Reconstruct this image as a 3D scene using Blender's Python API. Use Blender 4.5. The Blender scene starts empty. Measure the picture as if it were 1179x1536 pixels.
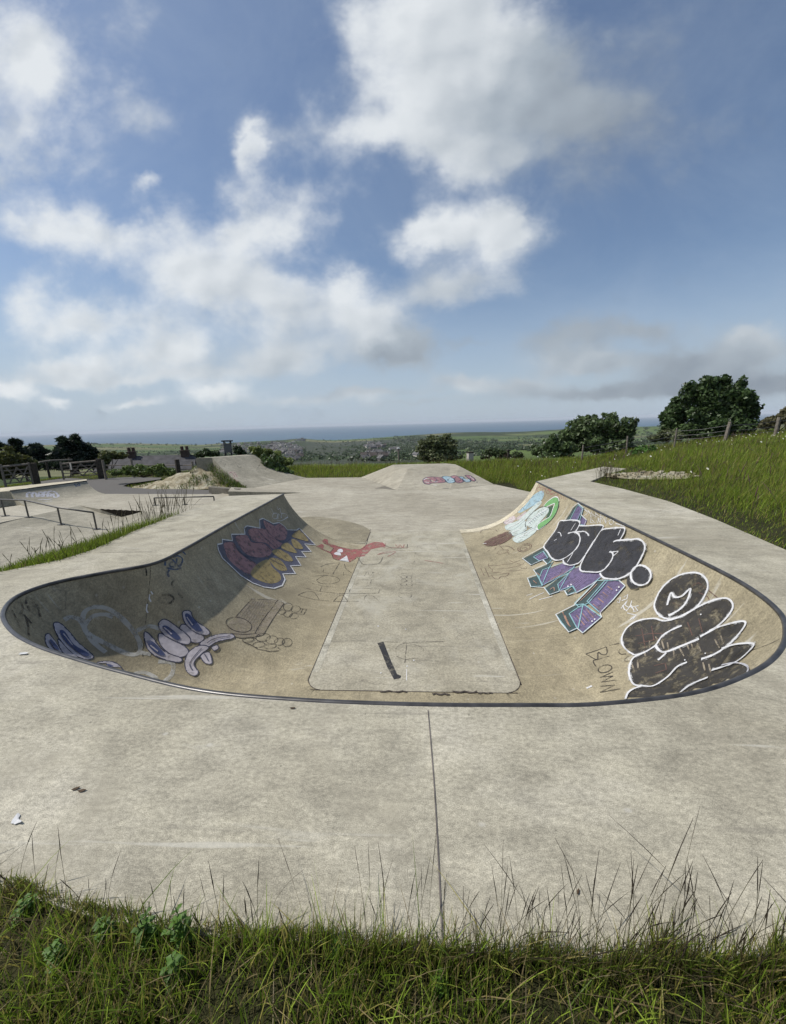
import bpy, bmesh, math, random
import numpy as np
from mathutils import Vector, Matrix
from mathutils.bvhtree import BVHTree
from mathutils.geometry import tessellate_polygon, delaunay_2d_cdt

random.seed(7)
RNG = np.random.default_rng(11)
scene = bpy.context.scene
COL = scene.collection

# ------------------------------------------------------------------ camera numbers
F, CX, CY = 577.0, 589.5, 768.0            # focal length and centre in photograph pixels (1179 x 1536)
ROLL, PITCH, YAW = math.radians(1.66), math.radians(13.0), math.radians(-3.804)
EYE = np.array([0.0, 0.0, 1.6])

def cam_axes():
    f = np.array([math.sin(YAW) * math.cos(PITCH), math.cos(YAW) * math.cos(PITCH), -math.sin(PITCH)])
    r = np.cross(f, [0, 0, 1.0]); r /= np.linalg.norm(r)
    u = np.cross(r, f)
    return r * math.cos(ROLL) - u * math.sin(ROLL), u * math.cos(ROLL) + r * math.sin(ROLL), f
CR, CU, CF = cam_axes()

def ray(u, v):
    d = CF + CR * (u - CX) / F - CU * (v - CY) / F
    return d / np.linalg.norm(d)

def onz(u, v, z=0.0):
    d = ray(u, v)
    p = EYE + d * ((z - EYE[2]) / d[2])
    return Vector(p)

def px(P):
    d = np.asarray(P, float) - EYE
    z = d @ CF
    return CX + F * (d @ CR) / z, CY - F * (d @ CU) / z

def horizon_v(u):
    lo, hi = 500.0, 800.0
    for _ in range(40):
        m = (lo + hi) / 2
        if ray(u, m)[2] > 0: lo = m
        else: hi = m
    return lo

def at_range(u, below, rng):
    """world point at horizontal range rng, `below` photo pixels under the true horizon in column u"""
    d = ray(u, horizon_v(u) + below)
    return Vector(EYE + d * (rng / math.hypot(d[0], d[1])))

# ------------------------------------------------------------------ little helpers
def lin(r, g, b):
    f = lambda c: (c / 255 / 12.92) if c / 255 <= 0.04045 else ((c / 255 + 0.055) / 1.055) ** 2.4
    return (f(r), f(g), f(b))

def tag(o, label=None, cat=None, group=None, kind=None):
    if label: o['label'] = label
    if cat: o['category'] = cat
    if group: o['group'] = group
    if kind: o['kind'] = kind
    return o

def thing(name, label, cat, loc=(0, 0, 0), rz=0.0, group=None):
    o = bpy.data.objects.new(name, None)
    o.empty_display_size = 0.3
    COL.objects.link(o)
    o.location = loc
    o.rotation_euler = (0, 0, rz)
    return tag(o, label, cat, group)

def link(name, me, parent=None):
    o = bpy.data.objects.new(name, me)
    COL.objects.link(o)
    if parent is not None: o.parent = parent
    return o

class MB:
    def __init__(s):
        s.v, s.f, s.m = [], [], []
    def add(s, verts, faces, mi=0):
        b = len(s.v)
        s.v += [tuple(p) for p in verts]
        for f in faces:
            s.f.append(tuple(b + i for i in f)); s.m.append(mi)
    def box(s, c, d, rz=0.0, mi=0, tilt=None):
        hx, hy, hz = d[0] / 2, d[1] / 2, d[2] / 2
        M = Matrix.Translation(c) @ Matrix.Rotation(rz, 4, 'Z')
        if tilt: M = M @ tilt
        vs = [M @ Vector((x * hx, y * hy, z * hz)) for x in (-1, 1) for y in (-1, 1) for z in (-1, 1)]
        s.add(vs, [(0, 1, 3, 2), (4, 6, 7, 5), (0, 4, 5, 1), (2, 3, 7, 6), (0, 2, 6, 4), (1, 5, 7, 3)], mi)
    def tube(s, pts, rad, n=8, mi=0, caps=True):
        pts = [Vector(p) for p in pts]
        if not isinstance(rad, (list, tuple)): rad = [rad] * len(pts)
        ring = []
        up = Vector((0, 0, 1))
        prev = None
        for i, p in enumerate(pts):
            t = (pts[min(i + 1, len(pts) - 1)] - pts[max(i - 1, 0)])
            if t.length < 1e-9: t = Vector((0, 0, 1))
            t.normalize()
            if prev is None:
                a = up if abs(t.z) < 0.9 else Vector((1, 0, 0))
                x = t.cross(a).normalized()
            else:
                x = (prev - t * prev.dot(t))
                x = x.normalized() if x.length > 1e-6 else t.orthogonal().normalized()
            prev = x
            y = t.cross(x)
            ring.append([p + (x * math.cos(2 * math.pi * k / n) + y * math.sin(2 * math.pi * k / n)) * rad[i] for k in range(n)])
        vs = [q for r in ring for q in r]
        fs = []
        for i in range(len(pts) - 1):
            for k in range(n):
                k2 = (k + 1) % n
                fs.append((i * n + k, i * n + k2, (i + 1) * n + k2, (i + 1) * n + k))
        if caps:
            fs.append(tuple(range(n - 1, -1, -1)))
            fs.append(tuple((len(pts) - 1) * n + k for k in range(n)))
        s.add(vs, fs, mi)
    def prism(s, poly, z0, z1, mi=0):
        """vertical prism from a list of (x,y); z1 top"""
        n = len(poly)
        vs = [(p[0], p[1], z0) for p in poly] + [(p[0], p[1], z1) for p in poly]
        tri = tessellate_polygon([[Vector((p[0], p[1], 0)) for p in poly]])
        area = sum(poly[i][0] * poly[(i + 1) % n][1] - poly[(i + 1) % n][0] * poly[i][1] for i in range(n))
        fs = []
        for t in tri:
            a, b, c = t
            A, B_, C = poly[a], poly[b], poly[c]
            if (B_[0] - A[0]) * (C[1] - A[1]) - (B_[1] - A[1]) * (C[0] - A[0]) < 0: a, b, c = c, b, a
            fs.append((a + n, b + n, c + n)); fs.append((c, b, a))
        for i in range(n):
            j = (i + 1) % n
            fs.append((i, j, j + n, i + n) if area > 0 else (j, i, i + n, j + n))
        s.add(vs, fs, mi)
    def build(s, name, mats, parent=None, smooth=False):
        me = bpy.data.meshes.new(name)
        me.from_pydata(s.v, [], s.f)
        if not isinstance(mats, (list, tuple)): mats = [mats]
        for m in mats: me.materials.append(m)
        if len(mats) > 1: me.polygons.foreach_set('material_index', s.m)
        if smooth: me.polygons.foreach_set('use_smooth', [True] * len(s.f))
        me.update()
        return link(name, me, parent)

def bevel(o, w=0.006, seg=2):
    m = o.modifiers.new('bevel', 'BEVEL'); m.width = w; m.segments = seg; m.limit_method = 'ANGLE'
    return o

def np_mesh(name, verts, loops, starts, totals, mat, cols=None):
    me = bpy.data.meshes.new(name)
    me.vertices.add(len(verts)); me.vertices.foreach_set('co', np.ascontiguousarray(verts, np.float32).ravel())
    me.loops.add(len(loops)); me.loops.foreach_set('vertex_index', np.ascontiguousarray(loops, np.int32).ravel())
    me.polygons.add(len(starts))
    me.polygons.foreach_set('loop_start', np.ascontiguousarray(starts, np.int32))
    if cols is not None:
        a = me.attributes.new('Col', 'FLOAT_COLOR', 'POINT')
        c = np.ones((len(verts), 4), np.float32); c[:, :3] = cols
        a.data.foreach_set('color', c.ravel())
    me.materials.append(mat)
    me.update(calc_edges=True)
    return me

# value noise in numpy for terrain and patchiness
_P = RNG.random((256, 256))
def vnoise(x, y):
    x = np.asarray(x, float); y = np.asarray(y, float)
    xi = np.floor(x).astype(int); yi = np.floor(y).astype(int)
    fx = x - xi; fy = y - yi
    fx = fx * fx * (3 - 2 * fx); fy = fy * fy * (3 - 2 * fy)
    g = lambda a, b: _P[a % 256, b % 256]
    return (g(xi, yi) * (1 - fx) + g(xi + 1, yi) * fx) * (1 - fy) + (g(xi, yi + 1) * (1 - fx) + g(xi + 1, yi + 1) * fx) * fy
def fbm(x, y, o=4):
    s = 0; a = 0.5; x = np.asarray(x, float); y = np.asarray(y, float)
    for i in range(o):
        s = s + a * vnoise(x * 2 ** i + 17.3 * i, y * 2 ** i + 9.1 * i); a *= 0.5
    return s
def sstep(a, b, x):
    t = np.clip((np.asarray(x, float) - a) / (b - a), 0, 1)
    return t * t * (3 - 2 * t)

def catmull(pts, per=10, closed=False):
    P = [Vector(p) for p in pts]
    out = []
    n = len(P)
    rng = range(n) if closed else range(n - 1)
    for i in rng:
        if closed: p0, p1, p2, p3 = P[i - 1], P[i], P[(i + 1) % n], P[(i + 2) % n]
        else: p0, p1, p2, p3 = P[max(i - 1, 0)], P[i], P[i + 1], P[min(i + 2, n - 1)]
        for k in range(per):
            t = k / per
            out.append(0.5 * ((2 * p1) + (p2 - p0) * t + (2 * p0 - 5 * p1 + 4 * p2 - p3) * t * t + (3 * p1 - p0 - 3 * p2 + p3) * t ** 3))
    if not closed: out.append(P[-1].copy())
    return out

# ------------------------------------------------------------------ materials
class NT:
    def __init__(s, name):
        s.mat = bpy.data.materials.new(name); s.mat.use_nodes = True
        s.t = s.mat.node_tree; s.t.nodes.clear()
        s.out = s.n('ShaderNodeOutputMaterial')
    def n(s, typ, **kw):
        nd = s.t.nodes.new(typ)
        for k, v in kw.items():
            if k in nd.inputs.keys() if isinstance(k, str) else False: nd.inputs[k].default_value = v
            else: setattr(nd, k, v)
        return nd
    def l(s, a, b): s.t.links.new(a, b)
    def noise(s, vec, scale, detail=4, rough=0.55, dist=0.0):
        nd = s.n('ShaderNodeTexNoise'); nd.inputs['Scale'].default_value = scale
        nd.inputs['Detail'].default_value = detail; nd.inputs['Roughness'].default_value = rough
        nd.inputs['Distortion'].default_value = dist
        s.l(vec, nd.inputs['Vector']); return nd.outputs['Fac']
    def ramp(s, fac, stops):
        nd = s.n('ShaderNodeValToRGB'); e = nd.color_ramp.elements
        while len(e) < len(stops): e.new(0.5)
        for el, (p, c) in zip(e, stops):
            el.position = p; el.color = (c[0], c[1], c[2], 1) if isinstance(c, (tuple, list)) else (c, c, c, 1)
        s.l(fac, nd.inputs['Fac']); return nd.outputs['Color']
    def mix(s, fac, a, b, mode='MIX'):
        nd = s.n('ShaderNodeMix'); nd.data_type = 'RGBA'; nd.blend_type = mode
        if isinstance(fac, (int, float)): nd.inputs[0].default_value = fac
        else: s.l(fac, nd.inputs[0])
        for val, k in ((a, 6), (b, 7)):
            if isinstance(val, (tuple, list)): nd.inputs[k].default_value = (val[0], val[1], val[2], 1)
            else: s.l(val, nd.inputs[k])
        return nd.outputs[2]
    def math(s, op, a, b=0.0, clamp=False):
        nd = s.n('ShaderNodeMath'); nd.operation = op; nd.use_clamp = clamp
        for k, val in enumerate((a, b)):
            if isinstance(val, (int, float)): nd.inputs[k].default_value = val
            else: s.l(val, nd.inputs[k])
        return nd.outputs[0]
    def mapping(s, vec, scale=(1, 1, 1), rot=(0, 0, 0)):
        nd = s.n('ShaderNodeMapping'); nd.inputs['Scale'].default_value = scale; nd.inputs['Rotation'].default_value = rot
        s.l(vec, nd.inputs['Vector']); return nd.outputs[0]
    def pos(s): return s.n('ShaderNodeNewGeometry').outputs['Position']
    def bump(s, h, strength=0.3, dist=0.01):
        nd = s.n('ShaderNodeBump'); nd.inputs['Strength'].default_value = strength; nd.inputs['Distance'].default_value = dist
        s.l(h, nd.inputs['Height']); return nd.outputs[0]
    def principled(s, color, rough=0.8, metallic=0.0, normal=None, spec=0.3):
        p = s.n('ShaderNodeBsdfPrincipled')
        for val, k in ((color, 'Base Color'), (rough, 'Roughness')):
            if isinstance(val, (tuple, list)): p.inputs[k].default_value = (val[0], val[1], val[2], 1)
            elif isinstance(val, (int, float)): p.inputs[k].default_value = val
            else: s.l(val, p.inputs[k])
        p.inputs['Metallic'].default_value = metallic
        p.inputs['Specular IOR Level'].default_value = spec
        if normal is not None: s.l(normal, p.inputs['Normal'])
        return p.outputs[0]
    def done(s, sh):
        s.l(sh, s.out.inputs['Surface']); return s.mat

def concrete(name, base, dark, light, blotch=0.45, streak=(1, 1, 1), seed=0.0, stain=None, worn=False):
    m = NT(name)
    P = m.pos()
    off = m.n('ShaderNodeVectorMath'); off.operation = 'ADD'; off.inputs[1].default_value = (seed, seed * 1.7, seed * 0.3)
    m.l(P, off.inputs[0]); P = off.outputs[0]
    big = m.noise(P, blotch, 6, 0.62, 0.4)
    c = m.ramp(big, [(0.32, dark), (0.5, base), (0.7, light)])
    S = m.mapping(P, streak)
    med = m.noise(S, 3.5, 6, 0.65, 0.6)
    c = m.mix(0.55, c, m.ramp(med, [(0.3, (0.30, 0.30, 0.30)), (0.5, (0.5, 0.5, 0.5)), (0.72, (0.66, 0.66, 0.65))]), 'OVERLAY')
    fine = m.noise(S, 38, 4, 0.7)
    c = m.mix(0.75, c, m.ramp(fine, [(0.3, 0.30), (0.5, 0.5), (0.7, 0.70)]), 'OVERLAY')
    grit = m.noise(P, 240, 2, 0.6)
    c = m.mix(0.75, c, m.ramp(grit, [(0.3, 0.25), (0.5, 0.5), (0.7, 0.75)]), 'OVERLAY')
    # small pits and specks
    vor = m.n('ShaderNodeTexVoronoi'); vor.inputs['Scale'].default_value = 5.0; m.l(P, vor.inputs['Vector'])
    sp = m.ramp(vor.outputs['Distance'], [(0.018, 1.0), (0.034, 0.0)])
    c = m.mix(m.math('MULTIPLY', sp, 0.6), c, (0.05, 0.045, 0.035))
    vor2 = m.n('ShaderNodeTexVoronoi'); vor2.inputs['Scale'].default_value = 3.1; m.l(S, vor2.inputs['Vector'])
    lp = m.ramp(vor2.outputs['Distance'], [(0.03, 1.0), (0.07, 0.0)])
    c = m.mix(m.math('MULTIPLY', lp, 0.35), c, (0.55, 0.53, 0.48))
    if stain:
        st = m.noise(P, 0.9, 5, 0.7, 1.2)
        c = m.mix(m.ramp(st, [(0.52, 0.0), (0.68, 0.75)]), c, stain)
    # trowel sweeps, long pale scuffs and thin dark wheel marks
    sw = m.noise(m.mapping(P, (2.2, 9.0, 1), (0, 0, 0.35)), 1.6, 5, 0.6, 1.5)
    c = m.mix(0.35, c, m.ramp(sw, [(0.35, 0.38), (0.5, 0.5), (0.65, 0.62)]), 'OVERLAY')
    for rot, sc_, colr, amt in ((0.9, (0.55, 7.0, 1), (0.50, 0.48, 0.42), 0.5), (-0.5, (0.4, 9.0, 1), (0.13, 0.12, 0.10), 0.35)):
        sf = m.noise(m.mapping(P, sc_, (0, 0, rot)), 1.3, 3, 0.5, 0.6)
        c = m.mix(m.math('MULTIPLY', m.ramp(sf, [(0.66, 0.0), (0.72, 1.0)]), amt), c, colr)
    # hairline cracks
    vc = m.n('ShaderNodeTexVoronoi'); vc.feature = 'DISTANCE_TO_EDGE'; vc.inputs['Scale'].default_value = 0.42
    wob = m.n('ShaderNodeTexNoise'); wob.inputs['Scale'].default_value = 2.5; wob.inputs['Detail'].default_value = 6; m.l(P, wob.inputs['Vector'])
    wv2 = m.n('ShaderNodeVectorMath'); wv2.operation = 'ADD'; m.l(P, wv2.inputs[0]); m.l(wob.outputs['Color'], wv2.inputs[1]); m.l(wv2.outputs[0], vc.inputs['Vector'])
    ck = m.ramp(vc.outputs['Distance'], [(0.0016, 1.0), (0.004, 0.0)])
    gate = m.ramp(m.noise(P, 0.7, 2, 0.5), [(0.52, 0.0), (0.60, 0.55)])
    c = m.mix(m.math('MULTIPLY', ck, gate), c, (0.10, 0.09, 0.075))
    h = m.math('ADD', m.math('MULTIPLY', fine, 0.6), m.math('MULTIPLY', grit, 0.4))
    return m.done(m.principled(c, 0.82, 0, m.bump(h, 0.35, 0.006), 0.28))

M = {}
M['deck'] = concrete('deck_concrete', (0.348, 0.322, 0.250), (0.262, 0.240, 0.182), (0.450, 0.420, 0.342), 0.7, (1.0, 1.5, 1), 0.0, (0.285, 0.260, 0.200), True)
M['trans'] = concrete('transition_concrete', (0.295, 0.256, 0.172), (0.240, 0.208, 0.138), (0.355, 0.312, 0.218), 0.7, (1.5, 1, 1), 5.0, (0.215, 0.185, 0.125))
M['panel'] = concrete('floor_concrete', (0.315, 0.290, 0.222), (0.262, 0.240, 0.182), (0.38, 0.355, 0.285), 0.8, (1, 1, 1), 9.0, (0.375, 0.355, 0.29))
M['slab'] = concrete('slab_concrete', (0.325, 0.298, 0.235), (0.265, 0.240, 0.185), (0.40, 0.372, 0.30), 0.35, (0.6, 1.8, 1), 13.0, (0.26, 0.236, 0.185))
M['ramp'] = concrete('ramp_concrete', (0.27, 0.25, 0.195), (0.21, 0.195, 0.15), (0.34, 0.315, 0.25), 0.5, (1, 1, 2), 21.0, (0.20, 0.185, 0.145))
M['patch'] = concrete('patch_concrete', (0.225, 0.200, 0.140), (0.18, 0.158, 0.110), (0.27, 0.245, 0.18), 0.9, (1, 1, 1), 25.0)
M['edge'] = concrete('edge_concrete', (0.47, 0.42, 0.31), (0.38, 0.34, 0.25), (0.55, 0.50, 0.38), 0.9, (1, 1, 1), 29.0)
M['mortar'] = concrete('mortar_band', (0.36, 0.342, 0.28), (0.28, 0.262, 0.205), (0.46, 0.44, 0.37), 1.4, (1, 1, 1), 41.0, (0.29, 0.265, 0.20))
M['darkcon'] = concrete('dark_concrete', (0.16, 0.145, 0.115), (0.10, 0.092, 0.075), (0.22, 0.20, 0.16), 0.9, (1, 1, 1), 33.0)

def simple(name, col, rough=0.7, metallic=0.0, scale=12, amount=0.35, spec=0.3, bump=0.0):
    m = NT(name)
    nz = m.noise(m.pos(), scale, 5, 0.6)
    c = m.mix(amount, tuple(col), m.ramp(nz, [(0.3, 0.22), (0.5, 0.5), (0.7, 0.75)]), 'OVERLAY')
    return m.done(m.principled(c, rough, metallic, m.bump(nz, bump, 0.01) if bump else None, spec))

M['steel'] = simple('coping_steel', (0.062, 0.060, 0.060), 0.34, 0.35, 7, 1.0, 0.5)
M['rail'] = simple('rail_steel', (0.10, 0.095, 0.088), 0.45, 0.5, 20, 0.6, 0.4)
M['joint'] = simple('joint_sealant', (0.07, 0.058, 0.050), 0.9, 0, 20, 0.9)
M['faint_joint'] = simple('worn_joint', (0.12, 0.105, 0.095), 0.9, 0, 9, 1.0)
M['asphalt'] = simple('asphalt', (0.115, 0.108, 0.10), 0.9, 0, 60, 0.5, 0.2, 0.3)
M['wood'] = simple('weathered_wood', (0.19, 0.165, 0.135), 0.85, 0, 9, 0.8, 0.2, 0.3)
M['darkwood'] = simple('dark_wood', (0.055, 0.046, 0.036), 0.85, 0, 9, 0.8, 0.2, 0.3)
M['bark'] = simple('bark', (0.07, 0.055, 0.04), 0.9, 0, 14, 0.8, 0.2, 0.5)
M['slate'] = simple('slate_roof', (0.062, 0.060, 0.064), 0.75, 0, 2.2, 0.8, 0.3)
M['brick'] = simple('brick', (0.085, 0.062, 0.05), 0.9, 0, 8, 0.6)
M['render'] = simple('pale_render', (0.48, 0.45, 0.40), 0.85, 0, 0.4, 0.35)
M['pot'] = simple('clay_pot', (0.08, 0.05, 0.04), 0.8)
M['white'] = simple('white_paint', (0.72, 0.72, 0.70), 0.6)
M['black'] = simple('black_board', (0.018, 0.018, 0.02), 0.5)
M['sign'] = simple('sign_board', (0.42, 0.40, 0.36), 0.6)
M['wire'] = simple('fence_wire', (0.12, 0.12, 0.12), 0.5, 0.6)
M['gap_dark'] = simple('gap_dark', (0.016, 0.013, 0.009), 0.95, 0, 25, 0.9, 0.1, 0.8)
M['paper'] = simple('paper_scrap', (0.52, 0.52, 0.52), 0.7)
M['deadleaf'] = simple('dead_leaf', (0.075, 0.05, 0.03), 0.8, 0, 60, 0.7)

def attr_mat(name, rough=0.55, trans=0.35, spec=0.25, vary=0.25, nscale=6.0):
    m = NT(name)
    a = m.n('ShaderNodeAttribute'); a.attribute_name = 'Col'
    nz = m.noise(m.pos(), nscale, 3, 0.6)
    c = m.mix(vary, a.outputs['Color'], m.ramp(nz, [(0.3, 0.25), (0.5, 0.5), (0.7, 0.75)]), 'OVERLAY')
    p = m.principled(c, rough, 0, None, spec)
    if trans > 0:
        tr = m.n('ShaderNodeBsdfTranslucent'); m.l(c, tr.inputs['Color'])
        mx = m.n('ShaderNodeMixShader'); mx.inputs[0].default_value = trans
        m.l(p, mx.inputs[1]); m.l(tr.outputs[0], mx.inputs[2]); p = mx.outputs[0]
    return m.done(p)
M['grass'] = attr_mat('grass_blades', 0.45, 0.42)
M['leaf'] = attr_mat('foliage', 0.45, 0.35, 0.4, 0.3, 2.0)
M['land'] = attr_mat('farmland', 0.95, 0.0, 0.1, 0.5, 0.02)
M['flower'] = attr_mat('petals', 0.6, 0.2)

# ground under the grass
m = NT('turf_soil')
P = m.pos()
g1 = m.noise(P, 0.5, 6, 0.65); g2 = m.noise(P, 9, 5, 0.7)
c = m.ramp(g1, [(0.35, (0.026, 0.026, 0.012)), (0.55, (0.038, 0.040, 0.016)), (0.72, (0.050, 0.044, 0.022))])
c = m.mix(0.6, c, m.ramp(g2, [(0.3, 0.25), (0.5, 0.5), (0.72, 0.72)]), 'OVERLAY')
M['turf'] = m.done(m.principled(c, 0.95, 0, m.bump(g2, 0.8, 0.05), 0.1))

# chalk spoil
m = NT('chalk_spoil')
P = m.pos()
g1 = m.noise(P, 1.6, 6, 0.7); g2 = m.noise(P, 14, 5, 0.7)
c = m.ramp(g1, [(0.36, (0.16, 0.13, 0.08)), (0.5, (0.33, 0.29, 0.20)), (0.62, (0.46, 0.43, 0.34))])
c = m.mix(0.7, c, m.ramp(g2, [(0.3, 0.2), (0.5, 0.5), (0.7, 0.75)]), 'OVERLAY')
M['chalk'] = m.done(m.principled(c, 0.95, 0, m.bump(g2, 0.9, 0.06), 0.1))

# sea
m = NT('sea_water')
P = m.pos()
w = m.noise(m.mapping(P, (0.0004, 0.0025, 1)), 1.0, 5, 0.6)
c = m.ramp(w, [(0.35, (0.030, 0.075, 0.125)), (0.6, (0.045, 0.105, 0.160))])
M['sea'] = m.done(m.principled(c, 0.55, 0, None, 0.3))

_paints = {}
def paint(name, col, wear=0.15, rough=0.6, vary=0.4, scale=14.0):
    key = (name,)
    if key in _paints: return _paints[key]
    m = NT('paint_' + name)
    P = m.pos()
    nz = m.noise(P, scale, 5, 0.65)
    c = m.mix(vary, tuple(col), m.ramp(nz, [(0.28, 0.25), (0.5, 0.5), (0.72, 0.72)]), 'OVERLAY')
    sh = m.principled(c, rough, 0, None, 0.3)
    if wear > 0:
        w1 = m.noise(P, 9, 7, 0.72, 0.4)
        p0 = 0.60 - 0.32 * wear
        fac = m.ramp(w1, [(p0, 0.35 * wear), (p0 + 0.14, min(1.0, 0.35 + wear))])
        tr = m.n('ShaderNodeBsdfTransparent')
        mx = m.n('ShaderNodeMixShader'); m.l(fac, mx.inputs[0]); m.l(sh, mx.inputs[1]); m.l(tr.outputs[0], mx.inputs[2]); sh = mx.outputs[0]
    _paints[key] = m.done(sh)
    return _paints[key]

# ------------------------------------------------------------------ the skate bowl
D = 1.3
FZ = -D
# coping line, plan view, from the left end round the near side to the right end
left_pts = [(-3.26, 9.04), (-3.26, 7.5), (-3.25, 6.0), (-3.22, 4.9), (-3.27, 4.32), (-3.66, 4.03), (-4.02, 3.72), (-4.08, 3.38), (-3.84, 3.03), (-3.42, 2.72), (-2.97, 2.50), (-2.45, 2.32), (-2.0, 2.185), (-1.36, 2.02), (-0.7, 1.955)]
right_pts = [(0.0, 1.935), (0.6, 1.945), (1.02, 1.965), (1.6, 2.07), (2.05, 2.25), (2.40, 2.46), (2.72, 2.75), (2.98, 3.12), (3.13, 3.65), (3.165, 4.3), (3.165, 5.2), (3.15, 6.6), (3.14, 8.4), (3.13, 10.26)]
cop_ctrl = [Vector((x, y, 0)) for x, y in left_pts + right_pts]
COP = catmull(cop_ctrl, 8)
XL, XR, YN, YF = -1.31, 1.13, 3.70, 10.14      # the flat floor
def floor_foot(p):
    """foot of the transition under a coping point"""
    r = 0.22
    x = min(max(p.x, XL), XR); y = max(p.y, YN)
    # rounded corners
    for cx, sx in ((XL, 1), (XR, -1)):
        ccx, ccy = cx + sx * r, YN + r
        if (p.x - ccx) * sx < 0 and p.y < ccy:
            v = Vector((p.x - ccx, p.y - ccy, 0)).normalized() * r
            return Vector((ccx + v.x, ccy + v.y, 0))
    return Vector((x, y, 0))
NS = 20
tr = MB()
rows = []
for p in COP:
    q = floor_foot(p)
    e = (p - q).length
    dirv = (p - q) / e
    et = min(e, 1.93)
    R = (et * et + D * D) / (2 * D)
    th = math.asin(min(1, et / R))
    foot = p - dirv * et
    row = [q + Vector((0, 0, FZ))]
    for k in range(1, NS + 1):
        a = th * (k - 1) / (NS - 1)
        row.append(foot + dirv * (R * math.sin(a)) + Vector((0, 0, FZ + R * (1 - math.cos(a)))))
    rows.append(row)
vs = [v for r in rows for v in r]
fs = []
for i in range(len(rows) - 1):
    for k in range(NS):
        a = i * (NS + 1) + k
        fs.append((a, a + 1, a + NS + 2, a + NS + 1))
tr.add(vs, fs)

bowl = thing('skate_bowl', 'open ended pale concrete skate bowl with curved tan walls covered in graffiti', 'skate bowl', (0, 5, FZ))
def child(o):
    """keep world placement while parenting to the bowl"""
    o.parent = bowl; o.matrix_parent_inverse = Matrix.Translation(bowl.location).inverted()
    return o
trans = child(tr.build('transition', M['trans'], None, True))
tag(trans, 'curved tan concrete wall')

# end walls of the bowl (vertical faces that close the two wall ends)
ew = MB()
for row, xs in ((rows[0], -1), (rows[-1], 1)):
    top = row[-1]
    poly = row + [Vector((top.x + xs * 0.02, top.y, 0)), Vector((top.x + xs * 0.02, top.y, FZ - 0.1)), Vector((row[0].x, row[0].y, FZ - 0.1))]
    dy = 0.004
    vv = [(p.x, p.y + dy, p.z - 0.001) for p in poly]
    tri = tessellate_polygon([[Vector((p[0], p[2], 0)) for p in vv]])
    ew.add(vv, tri)
child(ew.build('end_wall', M['ramp']))

# deck: U shaped slab round the coping
outer = [(-4.6, 8.88), (-4.64, 7.2), (-4.66, 5.86), (-4.53, 4.85), (-4.62, 4.45), (-5.0, 4.03), (-5.5, 3.35), (-5.6, 2.4), (-4.9, 1.75), (-3.6, 1.35), (-2.4, 1.10), (-1.52, 0.96), (-1.09, 0.89), (-0.73, 0.865), (0.0, 0.86), (0.53, 0.86), (1.08, 0.88), (2.0, 0.98), (2.9, 1.3), (3.7, 2.1), (4.15, 3.3), (4.36, 4.62), (4.62, 6.1), (4.78, 7.5), (4.66, 8.9), (4.43, 10.1), (5.4, 11.25), (6.56, 12.5), (6.15, 13.14), (4.6, 11.7)]
loop = [Vector((p.x, p.y, 0)) for p in COP][::-1] + [Vector((x, y, 0)) for x, y in outer]
dk = MB()
tri = tessellate_polygon([loop])
tt = []
for a, b, c in tri:
    A, B_, C = loop[a], loop[b], loop[c]
    if (B_ - A).cross(C - A).z < 0: a, b, c = c, b, a
    tt.append((a, b, c))
dk.add(loop, tt)
sk = [Vector((COP[0].x, COP[0].y, 0))] + [Vector((x, y, 0)) for x, y in outer] + [Vector((COP[-1].x, COP[-1].y, 0))]
n = len(sk)
dk.add([p for p in sk] + [p + Vector((0, 0, -1.75)) for p in sk], [(i + 1, i, i + n, i + 1 + n) for i in range(n - 1)])
deck = child(dk.build('deck', M['deck']))
tag(deck, 'flat grey concrete deck round the bowl edge')

# coping pipe
cp = MB()
cp.tube([p + Vector((0, 0, -0.012)) for p in COP], 0.021, 12)
child(cp.build('coping', M['steel'], None, True))

# floor panel with rounded near corners
fl = []
for i in range(9):
    a = math.pi + i * math.pi / 16
    fl.append((XL + 0.22 + 0.22 * math.cos(a), YN + 0.22 + 0.22 * math.sin(a)))
for i in range(9):
    a = -math.pi / 2 + i * math.pi / 16
    fl.append((XR - 0.22 + 0.22 * math.cos(a), YN + 0.22 + 0.22 * math.sin(a)))
fl += [(XR, YF), (XL, YF)]
fp = MB()
fp.add([(x, y, FZ) for x, y in fl], [tuple(range(len(fl)))])
panel = child(fp.build('floor_panel', M['panel']))

# everything that paint can lie on
surf = MB()
surf.add(tr.v, tr.f)
surf.add([(x, y, FZ) for x, y in fl], [tuple(range(len(fl)))])

# ------------------------------------------------------------------ flat slab, plaza, hip, banks (the rest of the skatepark)
slab_px = [(740, 726), (796, 737.5)]
far_slab = [(1.25, 9.9), (1.25, 10.15), (3.16, 10.262), (4.70, 13.2), (4.62, 15.8), (3.62, 17.9), (1.4, 19.3), (-1.2, 19.6), (-3.15, 21.25), (-6.52, 21.5), (-7.2, 20.1), (-8.3, 18.0), (-9.0, 16.62), (-14.95, 17.25), (-15.2, 17.4), (-16.9, 14.3), (-17.6, 12.4), (-14.4, 10.3), (-13.97, 12.61), (-13.76, 14.53), (-12.16, 13.69), (-10.08, 13.21), (-7.68, 12.6), (-5.4, 10.4), (-4.6, 8.9), (-3.28, 9.03), (-1.31, 9.06), (-1.31, 9.9)]
sl = MB()
pv = [Vector((x, y, 0)) for x, y in far_slab]
tri = tessellate_polygon([pv])
sl.add([(x, y, FZ - 0.004) for x, y in far_slab], [t if (pv[t[1]] - pv[t[0]]).cross(pv[t[2]] - pv[t[0]]).z > 0 else t[::-1] for t in tri])
n = len(far_slab)
sl.add([(x, y, FZ - 0.004) for x, y in far_slab] + [(x, y, FZ - 0.35) for x, y in far_slab], [(i, (i + 1) % n, (i + 1) % n + n, i + n) for i in range(n)])
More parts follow.
